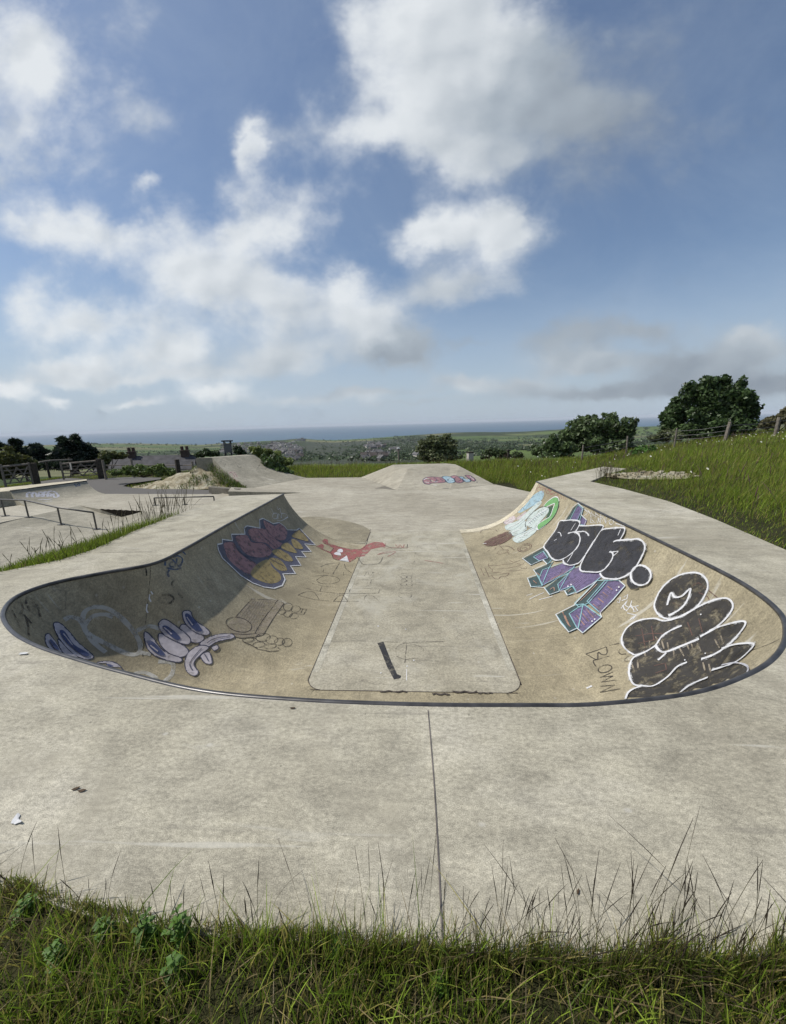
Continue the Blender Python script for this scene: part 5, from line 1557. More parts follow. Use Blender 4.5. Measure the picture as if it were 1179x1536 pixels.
b = pos_at(1168, 645, 36.0)
tree('bramble_bush', 'reddish scrubby bush at the right edge behind the last fence post', 'bush', b, lobes_px(b, [(1160, 632, 14, 10), (1178, 624, 12, 14), (1195, 628, 14, 16), (1148, 638, 10, 7)], 0.9, 7), 2200, 0.16, (0.060, 0.055, 0.028), 87)
b = pos_at(763, 686, 33.0)
tree('bramble_bush', 'low scrub bush between the stone stump and the black post', 'bush', b, lobes_px(b, [(738, 678, 12, 7), (752, 681, 14, 6), (775, 683, 12, 5), (728, 683, 9, 5)], 0.9, 8), 1500, 0.16, (0.032, 0.044, 0.018), 88)
b = pos_at(414, 706, 23.5)
tree('elder_bush', 'white flowered bush along the right side of the tall bank ramp', 'bush', b, lobes_px(b, [(402, 694, 10, 8), (412, 699, 12, 7), (424, 705, 11, 6), (434, 710, 8, 5), (396, 688, 6, 6), (410, 690, 9, 6)], 0.8, 9), 2600, 0.13, (0.034, 0.052, 0.016), 89, None, None, 1.7, ((0.42, 0.42, 0.36), 0.06))
b = pos_at(398, 690, 27.5)
tree('elder_bush', 'yellow green bush peeping over the top of the tall bank ramp', 'bush', b, lobes_px(b, [(384, 676, 10, 7), (396, 680, 12, 8), (410, 684, 14, 8), (425, 692, 16, 7)], 0.8, 10), 2200, 0.15, (0.070, 0.085, 0.026), 90)
# left: conifers and hedge
CON = (0.008, 0.013, 0.007)
b = pos_at(112, 706, 41.0)
tree('cypress_tree', 'dark spreading cypress behind the nearer wooden gate', 'tree', b, lobes_px(b, [(112, 666, 12, 8), (100, 672, 16, 8), (126, 672, 14, 8), (98, 662, 8, 4), (112, 657, 6, 4), (90, 682, 18, 8), (118, 684, 30, 12), (140, 684, 14, 9), (105, 694, 34, 10), (104, 684, 12, 8), (138, 694, 16, 8), (92, 661, 3, 3), (152, 688, 9, 8)], 0.85, 11), 10500, 0.22, CON, 91, 0.25, None, 3.2, None, 0.5, 0.1)
b = pos_at(45, 705, 44.0)
tree('cypress_tree', 'dark low cypress hedge tree between the two gates', 'tree', b, lobes_px(b, [(50, 680, 18, 9), (35, 684, 14, 8), (66, 684, 16, 9), (54, 671, 9, 5), (75, 690, 14, 9), (45, 694, 30, 9), (74, 684, 12, 8), (90, 690, 12, 9)], 0.85, 12), 6500, 0.22, CON, 92, 0.2, None, 3.0, None, 0.5, 0.1)
b = pos_at(24, 690, 40.0)
tree('pine_tree', 'small dark spiky pine top rising over the left hedge', 'tree', b, lobes_px(b, [(24, 668, 7, 6), (20, 662, 4, 3), (28, 664, 4, 3), (24, 676, 9, 6)], 0.85, 13), 1700, 0.16, CON, 93, 0.14, None, 3.4)
b = pos_at(-4, 700, 42.0)
tree('cypress_tree', 'dark cypress at the left edge behind the olive bush', 'tree', b, lobes_px(b, [(-2, 672, 12, 8), (8, 676, 10, 7), (-14, 676, 14, 10), (-5, 686, 24, 12)], 0.85, 14), 4500, 0.22, CON, 94, 0.2, None, 3.0)
b = pos_at(14, 716, 30.0)
tree('hedge_bush', 'big olive green bush behind the farther wooden gate at left', 'bush', b, lobes_px(b, [(10, 688, 18, 14), (28, 690, 16, 10), (-8, 690, 20, 16), (44, 696, 14, 7), (8, 702, 26, 12), (40, 706, 18, 8), (-20, 700, 20, 16)], 0.85, 15), 8000, 0.16, (0.046, 0.050, 0.016), 95, None, None, 2.0)
b = pos_at(166, 706, 37.0)
tree('hedge_bush', 'olive bush beside the right gate post in front of the long slate roof', 'bush', b, lobes_px(b, [(158, 686, 10, 10), (168, 682, 12, 6), (180, 684, 12, 5), (154, 696, 8, 10)], 0.85, 16), 2600, 0.15, (0.052, 0.058, 0.020), 96)
b = pos_at(215, 713, 26.5)
tree('hedge_bush', 'long low hedge in front of the slate roof along the path', 'hedge', b, lobes_px(b, [(175, 708, 14, 5), (196, 707, 16, 6), (216, 705, 16, 8), (236, 706, 14, 8), (254, 708, 12, 6), (245, 703, 6, 6)], 0.6, 17), 3600, 0.12, (0.050, 0.070, 0.020), 97)
b = pos_at(310, 682, 36.0)
tree('bramble_bush', 'dark scrub bush left of the notice board', 'bush', b, lobes_px(b, [(310, 679, 10, 5), (322, 680, 9, 4), (298, 682, 8, 4)], 0.85, 18), 1100, 0.16, (0.022, 0.032, 0.014), 98)
b = pos_at(357, 682, 36.0)
tree('bramble_bush', 'dark scrub bush right of the notice board', 'bush', b, lobes_px(b, [(356, 675, 8, 6), (364, 679, 7, 4)], 0.85, 19), 900, 0.16, (0.022, 0.032, 0.014), 99)

# weeds on the chalk mound and along the bank ramp edge
g_ = np.random.default_rng(120)
wr = []
for i in range(5200):
    x_, y_ = mc.x + g_.normal(0.0, 1.5), mc.y + g_.normal(-0.3, 0.8)
    h_ = MBVH.ray_cast(Vector((x_, y_, 5)), Vector((0, 0, -1)))
    if h_[0] is None: continue
    if float(fbm(x_ * 1.1 + 3, y_ * 1.1, 3)) < 0.45: continue
    wr.append(tuple(h_[0]))
for i in range(1300):
    t = g_.random(); p = ra[0].lerp(ra[-1], t)
    wr.append((p.x - abs(g_.normal(0.1, 0.16)), p.y - abs(g_.normal(0.0, 0.12)), FZ - 0.02 + max(0.0, (p.z - FZ) * g_.uniform(0.05, 0.8))))
wr = np.array(wr)
blades('mound_weeds', wr, 0.06 + 0.16 * g_.random(len(wr)), 0.012 + 0.012 * g_.random(len(wr)), palette(len(wr), 121, 0.15), 0.5, 0.5, 122)

# leafy weeds in the foreground
def weed(label, x, y, hgt, seed, nst=3):
    t = thing('leafy_weed', label, 'weed', (x, y, -0.05), 0, 'leafy weeds at the slab edge')
    g = np.random.default_rng(seed)
    stem, V, Lp, S, Cc = MB(), [], [], [], []
    nl = 0
    for s_ in range(nst):
        a = g.random() * 6.28; ln = g.uniform(0.05, 0.35) if s_ else 0.08
        hh = hgt * (1 if s_ == 0 else g.uniform(0.5, 0.85))
        pts_ = [Vector((math.cos(a) * ln * hh * k * k, math.sin(a) * ln * hh * k * k, hh * k)) for k in (0, .33, .66, 1)]
        stem.tube(pts_, [0.0022, 0.002, 0.0015, 0.001], 5)
        nlv = 11
        for i in range(nlv):
            k = 0.15 + 0.85 * i / nlv
            p = Vector((math.cos(a) * ln * hh * k * k, math.sin(a) * ln * hh * k * k, hh * k))
            for q in range(2):
                an = i * 2.0 + q * 3.14 + g.normal(0, .3)
                sz = 0.040 * (1.1 - 0.65 * k) * g.uniform(0.8, 1.2)
                d_ = Vector((math.cos(an), math.sin(an), 0.25)); w_ = Vector((-math.sin(an), math.cos(an), 0))
                b0 = len(V)
                V += [tuple(p), tuple(p + d_ * sz * .5 + w_ * sz * .36), tuple(p + d_ * sz - Vector((0, 0, sz * .25))), tuple(p + d_ * sz * .5 - w_ * sz * .36), tuple(p + d_ * sz * .5 - Vector((0, 0, sz * .08)))]
                cc_ = np.array((0.080, 0.165, 0.018)) * g.uniform(.7, 1.3)
                Cc += [tuple(cc_)] * 5
                for tri_ in ((0, 1, 4), (1, 2, 4), (2, 3, 4), (3, 0, 4)):
                    Lp += [b0 + j for j in tri_]; S.append(nl); nl += 3
    stem.build('stem', simple('weed_stem', (0.05, 0.08, 0.02)), t)
    link('leaves', np_mesh('leaves', np.array(V), np.array(Lp), np.array(S), None, M['leaf'], np.array(Cc)), t)
    return t
def fgpt(u, v): 
    p = onz(u, v, -0.05); return p.x, p.y
for lb, u, v, hh, sd, ns_ in (('tall leafy weed standing alone against the concrete, with small paired leaves', 283, 1425, 0.19, 1, 2), ('bushy leafy weed left of the tall single weed', 228, 1430, 0.17, 2, 6), ('small leafy weed at the left edge of the slab corner', 42, 1385, 0.12, 3, 4), ('small pale leafy weed in the middle of the grass edge', 503, 1440, 0.075, 4, 3), ('broad leafy weed deep in the grass below the tall single weed', 270, 1478, 0.15, 5, 5), ('spreading leafy weed at the lower left corner of the grass', 95, 1460, 0.13, 6, 5), ('leafy weed between the corner weed and the bushy weed', 165, 1415, 0.12, 7, 4), ('low leafy weed in the grass under the deck joint', 660, 1490, 0.08, 8, 4)):
    weed(lb, *fgpt(u, v), hh, sd, ns_)

# litter on the deck
def litter(name, label, cat, u, v, outline, size, mat, rz=0.0, group=None):
    p = onz(u, v, 0.0)
    mb = MB()
    c_ = [(x_ * size, y_ * size) for x_, y_ in outline]
    top = [(x_, y_, 0.004 + 0.22 * size * ((x_ / size) ** 2)) for x_, y_ in c_]
    n_ = len(top)
    mb.add([(0, 0, 0.006)] + top + [(0, 0, 0.004)] + [(x_, y_, z_ - 0.0015) for x_, y_, z_ in top], [(0, 1 + i, 1 + (i + 1) % n_) for i in range(n_)] + [(n_ + 1, n_ + 2 + (i + 1) % n_, n_ + 2 + i) for i in range(n_)] + [(1 + i, n_ + 2 + i, n_ + 2 + (i + 1) % n_, 1 + (i + 1) % n_) for i in range(n_)])
    o = mb.build(name, mat)
    o.location = (p.x, p.y, 0.001); o.rotation_euler = (0, 0, rz)
    return tag(o, label, cat, group)
LEAF = [(-1, 0), (-.5, .35), (0, .45), (.6, .3), (1.1, 0), (.6, -.3), (0, -.42), (-.5, -.3)]
litter('dead_leaf', 'curled brown dead leaf, left one of a pair on the near deck', 'leaf', 114, 1184, LEAF, 0.017, M['deadleaf'], 0.5, 'dead leaves on the deck')
litter('dead_leaf', 'curled brown dead leaf, right one of a pair on the near deck', 'leaf', 123, 1187, LEAF, 0.018, M['deadleaf'], 0.2, 'dead leaves on the deck')
litter('dead_leaf', 'small dark dead leaf above the grass at the lower right', 'leaf', 867, 1339, LEAF, 0.010, M['deadleaf'], 1.0, 'dead leaves on the deck')
litter('dead_leaf', 'tiny dark leaf chip on the deck near the left coping', 'leaf', 439, 1063, LEAF, 0.016, M['deadleaf'], 0.1, 'dead leaves on the deck')
litter('paper_scrap', 'torn scrap of white paper at the left edge of the near deck', 'litter', 27, 1231, [(-1, .9), (-.75, .95), (-.35, .75), (-.2, .3), (.25, .05), (.6, -.05), (1.3, -.45), (1.15, -.6), (.7, -.55), (.3, -.75), (-.1, -.6), (-.5, -.65), (-.75, -.2)], 0.026, M['paper'], 0.0)
litter('paper_scrap', 'flat white flake on the deck by the left coping curve', 'litter', 35, 982, [(-1, .3), (1, .5), (1.1, -.2), (-.8, -.4)], 0.03, M['paper'], 0.0)

# ------------------------------------------------------------------ fences, gates, posts
def post(mb, p, hgt, r, lean=(0, 0), n=8, top_tilt=0.0):
    mb.tube([(p[0], p[1], p[2] - 0.3), (p[0] + lean[0] * .5, p[1] + lean[1] * .5, p[2] + hgt * .5), (p[0] + lean[0], p[1] + lean[1], p[2] + hgt)], [r, r * .97, r * .92], n)
fence = thing('wire_fence', 'old post and wire fence running up the right hillside', 'fence', (17, 28, -1))
wp = []
for u, v, hp_, rr_, r_, ln in ((873, 687, 1.0, 30, 0.06, 0.02), (940, 673, 0.95, 31, 0.06, -0.02), (1012, 664, 1.05, 32, 0.055, 0.03), (1088, 657, 1.05, 31, 0.10, 0.14), (1163, 651, 1.05, 32, 0.10, 0.05), (1240, 646, 1.1, 33, 0.09, 0.0)):
    p = pos_at(u, v, rr_); z_ = gz(p.x, p.y)
    z_ = max(z_, p.z - 0.1)
    mb = MB(); post(mb, (p.x, p.y, z_), hp_, r_, (ln, 0), 7)
    kid(mb.build('post', M['wood']), fence)
    wp.append(Vector((p.x + ln * .8, p.y, z_ + hp_ * 0.8)))
for dz in (0.0, -0.3, -0.55):
    mb = MB()
    for a, b in zip(wp[:-1], wp[1:]):
        mb.tube([a + Vector((0, 0, dz)), a.lerp(b, .5) + Vector((0, 0, dz - .06)), b + Vector((0, 0, dz))], 0.012, 4)
    kid(mb.build('wire', M['wire']), fence)
# single posts in the meadow
def lone_post(name, label, cat, u, vb, vt, rng, half, mat, cap=None, group=None, box=False):
    p = pos_at(u, vb, rng); q = pos_at(u, vt, rng)
    t = thing(name, label, cat, (p.x, p.y, p.z), 0, group)
    hh = q.z - p.z
    mb = MB()
    if box: mb.box((0, 0, hh / 2 - .15), (2 * half, 2 * half, hh + .3), 0.3)
    else: post(mb, (0, 0, 0), hh, half, (0.02, 0), 8)
    bevel(mb.build('post_body', mat, t), 0.01)
    mb = MB(); mb.box((0, 0, hh + 0.03), (2 * half + .07, 2 * half + .07, 0.09), 0.3)
    bevel(mb.build('post_cap', cap or mat, t), 0.01)
    return t
lone_post('marker_post', 'slim grey marker post with a white cap behind the hip', 'post', 598, 694, 673, 31, 0.07, M['wood'], M['white'])
lone_post('stone_pillar', 'stubby stone gate pillar with one pale side beyond the meadow', 'pillar', 705, 688, 679, 33, 0.22, M['render'], M['darkwood'], None, True)
lone_post('marker_post', 'short black wooden post at the edge of the meadow', 'post', 762, 688, 676, 32, 0.11, M['darkwood'])

def five_bar(label, P, Q, hgt, nb_, top_r, group):
    t = thing('field_gate', label, 'gate', tuple(P), 0, group)
    mb = MB(); P, Q = Vector(P), Vector(Q)
    up = Vector((0, 0, 1))
    mb.tube([P + up * hgt, Q + up * (hgt + 0.06)], top_r, 8); kid(mb.build('top_rail', M['wood']), t)
    for k in range(nb_):
        h_ = hgt * (0.16 + 0.64 * k / max(1, nb_ - 1))
        mb = MB(); mb.tube([P + up * h_, Q + up * h_], 0.03, 6); kid(mb.build('bar', M['wood']), t)
    for e in (P, Q):
        mb = MB(); mb.tube([e - up * .02, e + up * (hgt + 0.14)], 0.055, 7); kid(mb.build('stile', M['wood']), t)
    for a_, b_ in ((0.15, 0.55), (0.55, 0.15), (0.52, 0.95), (0.95, 0.52)):
        A_, B_ = P.lerp(Q, a_) + up * 0.12, P.lerp(Q, b_) + up * (hgt - .05)
        mb = MB(); mb.tube([A_, B_], 0.035, 6); kid(mb.build('brace', M['wood']), t)
    return t
ga, gb = pos_at(96, 719, 31.5), pos_at(150, 715, 31.0)
gt = five_bar('weathered wooden five bar gate with cross braces and a pale notice', (ga.x, ga.y, ga.z), (gb.x, gb.y, gb.z), 0.95, 4, 0.06, 'wooden field gates')
mb = MB(); s_ = Vector(ga).lerp(gb, 0.28); mb.box((s_.x + .02, s_.y - .1, s_.z + 0.78), (0.32, 0.03, 0.42), -0.55); kid(bevel(mb.build('notice', M['sign']), 0.004), gt)
ga, gb = pos_at(9, 730, 29.0), pos_at(50, 726, 29.2)
five_bar('weathered wooden gate half hidden behind the quarter pipe at far left', (ga.x, ga.y, ga.z), (gb.x, gb.y, gb.z), 1.05, 4, 0.06, 'wooden field gates')
def gate_post(label, u, vb, vt, rng, r):
    p, q = pos_at(u, vb, rng), pos_at(u, vt, rng)
    mb = MB(); post(mb, (p.x, p.y, p.z), q.z - p.z, r, (0.03, 0.0), 9)
    return tag(mb.build('gate_post', M['darkwood']), label, 'gate post', 'gate posts by the path')
gate_post('thick dark post to the right of the half hidden gate', 56, 728, 694, 29.3, 0.17)
gate_post('dark ivy wrapped post at the hinge end of the braced gate', 152, 717, 688, 31.0, 0.17)
# rail fence behind the gates and along the path
rf = thing('rail_fence', 'single high wooden rail on posts behind the gates', 'fence', tuple(pos_at(75, 712, 34)))
pp = [pos_at(38, 697, 33.5), pos_at(75, 691, 34.5), pos_at(108, 689.5, 35.5)]
mb = MB(); mb.tube(pp, 0.06, 7); kid(mb.build('rail', M['wood']), rf)
mb = MB(); mb.tube([pos_at(40, 707, 33.5), pos_at(75, 704, 34.5), pos_at(108, 702, 35.5)], 0.04, 6); kid(mb.build('rail', M['darkwood']), rf)
for u, vb, vt, rr_ in ((74, 713, 690, 34.5), (108, 708, 686, 35.5), (40, 715, 694, 33.5)):
    p, q = pos_at(u, vb, rr_), pos_at(u, vt, rr_)
    mb = MB(); post(mb, p, q.z - p.z, 0.07); kid(mb.build('post', M['darkwood']), rf)
rf = thing('rail_fence', 'dark two rail wooden fence in front of the long slate roof', 'fence', tuple(pos_at(230, 708, 29)))
fx = [(158, 712, 690, 30.0), (200, 709, 688, 29.5), (236, 708, 697, 29.0), (268, 708, 689, 28.0), (290, 706, 692, 27.5)]
for i, (u, vb, vt, rr_) in enumerate(fx):
    p, q = pos_at(u, vb, rr_), pos_at(u, vt, rr_)
    mb = MB(); post(mb, p, q.z - p.z, 0.14 if i == 3 else 0.07, (0, 0), 6); kid(mb.build('post', M['darkwood'] if i == 3 else M['wood']), rf)
for dv in (8, 14):
    for (a, b) in zip(fx[:-1], fx[1:]):
        mb = MB(); mb.tube([pos_at(a[0], 690 + dv, a[3]), pos_at(b[0], 690 + dv, b[3])], 0.035, 6); kid(mb.build('rail', M['wood']), rf)

# notice board behind the bank ramp
nbp = pos_at(344, 690, 29.0)
nb_t = thing('notice_board', 'dark framed notice board on two posts above the tall bank ramp', 'notice board', tuple(nbp))
ztop = pos_at(344, 662, 29.0).z - nbp.z
for dx_ in (-0.22, 0.22):
    mb = MB(); mb.box((dx_, 0, ztop / 2), (0.08, 0.08, ztop)); kid_o = mb.build('post', M['black'], nb_t)
mb = MB(); mb.box((0, -0.02, ztop - 0.45), (0.50, 0.05, 0.62)); mb.build('panel', simple('board_face', (0.10, 0.105, 0.11), 0.5), nb_t)
mb = MB(); mb.box((0, 0, ztop + 0.03), (0.72, 0.2, 0.09)); mb.build('roof_board', M['black'], nb_t)

# ------------------------------------------------------------------ the long slate roofed house below the path
ra_, rb_ = pos_at(148, 684.5, 47.0), pos_at(294, 682.0, 45.0)
hs_t = thing('terraced_house', 'long low house with a dark slate roof and two chimneys below the path', 'house', tuple((ra_ + rb_) / 2))
dirr = (rb_ - ra_); dirr.z = 0; L_ = dirr.length; dirr.normalize(); nrm_ = Vector((dirr.y, -dirr.x, 0))
if nrm_.y > 0: nrm_ = -nrm_
ea, eb_ = ra_ + nrm_ * 4.2 + Vector((0, 0, -2.6)), rb_ + nrm_ * 4.2 + Vector((0, 0, -2.6))
fa_, fb_ = ra_ - nrm_ * 4.2 + Vector((0, 0, -2.6)), rb_ - nrm_ * 4.2 + Vector((0, 0, -2.6))
mb = MB()
dz = Vector((0, 0, -0.18))
mb.add([ra_, rb_, eb_, ea, fb_, fa_, ea + dz, eb_ + dz, fb_ + dz, fa_ + dz], [(0, 3, 2, 1), (1, 4, 5, 0), (3, 6, 7, 2), (5, 4, 8, 9)])
roof = kid(mb.build('roof', M['slate']), hs_t)
mb = MB()
ins = 0.35
wa, wb, wc, wd = ea + dz - nrm_ * ins + dirr * ins, eb_ + dz - nrm_ * ins - dirr * ins, fb_ + dz + nrm_ * ins - dirr * ins, fa_ + dz + nrm_ * ins + dirr * ins
ga_, gb_ = ra_ + dirr * ins - Vector((0, 0, 0.25)), rb_ - dirr * ins - Vector((0, 0, 0.25))
down = Vector((0, 0, -4))
mb.add([wa, wb, wc, wd, wa + down, wb + down, wc + down, wd + down, ga_, gb_], [(0, 4, 5, 1), (2, 6, 7, 3), (1, 5, 6, 2), (3, 7, 4, 0), (0, 8, 3), (1, 2, 9)])
kid(mb.build('wall', M['render']), hs_t)
def chimney(u, vt, w_):
    k = (u - 148) / (294 - 148)
    c0 = ra_.lerp(rb_, k)
    top = pos_at(u, vt, math.hypot(c0.x, c0.y)).z
    mb = MB(); mb.box((c0.x, c0.y, (top + c0.z) / 2 - .3), (w_, 0.7, top - c0.z + 0.9), math.atan2(dirr.y, dirr.x)); mb.box((c0.x, c0.y, top + .19), (w_ + .15, 0.85, 0.09), math.atan2(dirr.y, dirr.x))
    ch = mb.build('chimney', M['brick'])
    ch.parent = roof; ch.matrix_parent_inverse = (hs_t.matrix_basis @ Matrix.Identity(4)).inverted() @ Matrix.Identity(4)
    ch.matrix_parent_inverse = Matrix.Identity(4)
    for sgn in (-.25, .25):
        q = c0 + dirr * (sgn * w_ * 1.2); mb2 = MB(); mb2.tube([(q.x, q.y, top + .23), (q.x, q.y, top + .62)], 0.15, 8)
        po = mb2.build('chimney_pot', M['pot']); po.parent = roof; po.matrix_parent_inverse = Matrix.Identity(4)
    return ch
roof_children = [chimney(196, 681.0, 0.6), chimney(277, 678.5, 0.75)]

# ------------------------------------------------------------------ the town in the valley
def house_mesh(name, w_, d_, h_, rh, wall, roofm, chim=True):
    mb = MB()
    x, y = w_ / 2, d_ / 2
    mb.add([(-x, -y, -4), (x, -y, -4), (x, y, -4), (-x, y, -4), (-x, -y, h_), (x, -y, h_), (x, y, h_), (-x, y, h_), (-x, 0, h_ + rh), (x, 0, h_ + rh)],
           [(0, 1, 5, 4), (2, 3, 7, 6), (1, 2, 6, 9, 5), (3, 0, 4, 8, 7)], 0)
    o_ = 0.5
    mb.add([(-x - .3, -y - o_, h_ - .35), (x + .3, -y - o_, h_ - .35), (x + .3, y + o_, h_ - .35), (-x - .3, y + o_, h_ - .35), (-x - .3, 0, h_ + rh + .1), (x + .3, 0, h_ + rh + .1)], [(0, 1, 5, 4), (2, 3, 4, 5)], 1)
    if chim: mb.box((x * .6, 0, h_ + rh + .5), (1.0, 0.8, 2.0), 0, 0)
    me = bpy.data.meshes.new(name); me.from_pydata(mb.v, [], mb.f); me.materials.append(wall); me.materials.append(roofm)
    me.polygons.foreach_set('material_index', mb.m); me.update(); return me
tileR = simple('tile_roof', (0.085, 0.07, 0.062), 0.8, 0, 0.5, 0.5)
greyR = simple('grey_roof', (0.11, 0.105, 0.105), 0.8, 0, 0.5, 0.5)
greyW = simple('grey_wall', (0.15, 0.14, 0.13), 0.9)
paleR = simple('pale_roof', (0.19, 0.18, 0.17), 0.8, 0, 0.5, 0.5)
HM = [house_mesh('house_a', 11, 8, 5, 3, M['render'], greyR), house_mesh('house_b', 9, 7, 5, 3, greyW, tileR), house_mesh('house_c', 14, 8, 5, 3.2, M['render'], paleR), house_mesh('house_d', 8, 7, 3, 2.6, greyW, greyR), house_mesh('house_e', 20, 9, 6, 3, greyW, greyR, False)]
g_ = np.random.default_rng(200)
cnt = 0; tries = 0; placed = []
while cnt < 270 and tries < 9000:
    tries += 1
    if g_.random() < 0.8: u, v = g_.uniform(405, 632), g_.uniform(664, 692)
    else: u, v = g_.uniform(330, 470), g_.uniform(664, 684)
    dens = float(fbm(u * 0.03, v * 0.09, 2))
    if dens < 0.40: continue
    h = far_hit(u, v)
    if h is None: continue
    r = math.hypot(h.x, h.y)
    if r < 230 or r > 2200: continue
    if any((h.x - a) ** 2 + (h.y - b_) ** 2 < 15 ** 2 for a, b_ in placed): continue
    placed.append((h.x, h.y))
    k = int(g_.choice(5, p=[.34, .24, .14, .2, .08]))
    o = link('town_house', HM[k])
    o.location = h; o.rotation_euler = (0, 0, math.radians(25) + (math.pi / 2 if g_.random() < .4 else 0) + g_.normal(0, .2))
    tag(o, 'tiny pitched roof house in the valley town beyond the meadow', 'house', 'houses of the valley town')
    cnt += 1
# headland hotel block on the skyline
hh = far_hit(452, 661.5)
if hh is not None:
    mb = MB(); mb.box((0, 0, 5), (40, 14, 14)); mb.box((-28, 0, 2), (16, 12, 8)); mb.box((6, 0, 14), (12, 8, 5))
    o = mb.build('headland_building', simple('grey_block', (0.20, 0.20, 0.20), 0.9)); o.location = hh; o.rotation_euler = (0, 0, -0.2)
    tag(o, 'grey block shaped building alone on the coastal skyline', 'building')

# valley woods, hedges and garden trees: a mass of leaf clumps
lob = []
g_ = np.random.default_rng(210)
def add_far_tree(h, s_): lob.append((h.x, h.y, h.z + s_ * 0.45, s_, s_, s_ * 0.8))
n_ = 0
while n_ < 2300:
    u, v = g_.uniform(330, 640), g_.uniform(659, 692)
    h = far_hit(u, v)
    n_ += 1
    if h is None: continue
    r = math.hypot(h.x, h.y)
    if r < 160 or r > 2300: continue
    if float(fbm(u * 0.02 + 4, v * 0.07, 3)) < 0.40 and g_.random() < .75: continue
    add_far_tree(h, g_.uniform(2.2, 4.6))
for (u0, u1, v0, v1, n_, s0) in ((676, 745, 660, 676, 260, 5), (760, 772, 664, 672, 14, 6), (745, 830, 671, 677, 90, 4), (590, 640, 655, 664, 90, 5), (640, 760, 678, 684, 120, 3.2), (770, 1000, 655, 668, 160, 5), (120, 420, 664.5, 668.5, 150, 4), (160, 420, 678, 684, 110, 3.5), (940, 1000, 642, 655, 50, 5), (560, 700, 664, 669, 50, 5), (840, 1000, 638, 642, 50, 6)):
    for _ in range(n_):
        h = far_hit(g_.uniform(u0, u1), g_.uniform(v0, v1))
        if h is None: continue
        add_far_tree(h, s0 * g_.uniform(0.7, 1.4))
# hedgerows across the fields
for (ua, va, ub, vb, n_) in ((560, 668, 835, 664, 110), (690, 659, 830, 656.5, 60), (130, 671, 330, 674, 60), (560, 657.5, 640, 660, 50), (140, 676, 330, 679, 60)):
    for i in range(n_):
        t = i / n_
        h = far_hit(ua + (ub - ua) * t, va + (vb - va) * t + g_.normal(0, .15))
        if h is not None: add_far_tree(h, g_.uniform(2.0, 3.6))
V, L, S, Cc = leaf_cloud(lob, len(lob) * 26, 2.0, (0.032, 0.044, 0.021), 211, 1.4, 0.4, 0.7)
tag(link('valley_trees', np_mesh('valley_trees', V, L, S, None, M['leaf'], Cc)), kind='stuff')

# ------------------------------------------------------------------ sea air
hb = MB(); hb.box((0, 0, (SEA - 40 + 45) / 2), (90000, 90000, 45 - (SEA - 40)))
hm = bpy.data.materials.new('sea_air'); hm.use_nodes = True; hm.node_tree.nodes.clear()
ho_ = hm.node_tree.nodes.new('ShaderNodeOutputMaterial'); hvp = hm.node_tree.nodes.new('ShaderNodeVolumePrincipled')
hvp.inputs['Color'].default_value = (0.86, 0.92, 1.0, 1); hvp.inputs['Density'].default_value = 0.00005; hvp.inputs['Anisotropy'].default_value = 0.0
hm.node_tree.links.new(hvp.outputs[0], ho_.inputs['Volume'])
tag(hb.build('haze', hm), kind='stuff')

# ------------------------------------------------------------------ sky, sun, camera
SUN_EL, SUN_PHI = math.radians(55.5), math.radians(2.0)
sd_ = Vector((-math.cos(SUN_PHI) * math.cos(SUN_EL), math.sin(SUN_PHI) * math.cos(SUN_EL), math.sin(SUN_EL)))
sl_ = bpy.data.lights.new('sun', 'SUN'); sl_.energy = 4.2; sl_.angle = math.radians(0.53); sl_.color = (1.0, 0.96, 0.89)
so = bpy.data.objects.new('sun', sl_); COL.objects.link(so)
so.rotation_euler = sd_.to_track_quat('Z', 'Y').to_euler()

world = bpy.data.worlds.new('World'); scene.world = world; world.use_nodes = True
world.cycles.sampling_method = 'MANUAL'; world.cycles.sample_map_resolution = 512
nt = world.node_tree; nt.nodes.clear()
def wn(t, **kw):
    nd = nt.nodes.new(t)
    for k, v in kw.items(): setattr(nd, k, v)
    return nd
def wl_(a, b): nt.links.new(a, b)
def wm(op, a, b=0.0, clamp=False):
    nd = wn('ShaderNodeMath', operation=op, use_clamp=clamp)
    for k, val in enumerate((a, b)):
        if isinstance(val, (int, float)): nd.inputs[k].default_value = val
        else: wl_(val, nd.inputs[k])
    return nd.outputs[0]
def wv(op, a, b=None, out=0):
    nd = wn('ShaderNodeVectorMath', operation=op)
    for k, val in enumerate((a, b)):
        if val is None: continue
        if isinstance(val, (tuple, list)): nd.inputs[k].default_value = val
        else: wl_(val, nd.inputs[k])
    return nd.outputs[out]
sky = wn('ShaderNodeTexSky'); sky.sky_type = 'NISHITA'; sky.sun_disc = False
sky.sun_elevation = SUN_EL; sky.sun_rotation = math.atan2(sd_.x, sd_.y)
sky.altitude = 120; sky.air_density = 1.0; sky.dust_density = 1.2; sky.ozone_density = 2.2
dirv_ = wn('ShaderNodeTexCoord').outputs['Generated']
sx = wn('ShaderNodeSeparateXYZ'); wl_(dirv_, sx.inputs[0])
ysafe = wm('MAXIMUM', wm('ABSOLUTE', sx.outputs[1]), 0.12)
pX = wm('DIVIDE', sx.outputs[0], ysafe); pZ = wm('DIVIDE', sx.outputs[2], ysafe)
cb = wn('ShaderNodeCombineXYZ'); wl_(pX, cb.inputs[0]); wl_(pZ, cb.inputs[1])
pvec = cb.outputs[0]
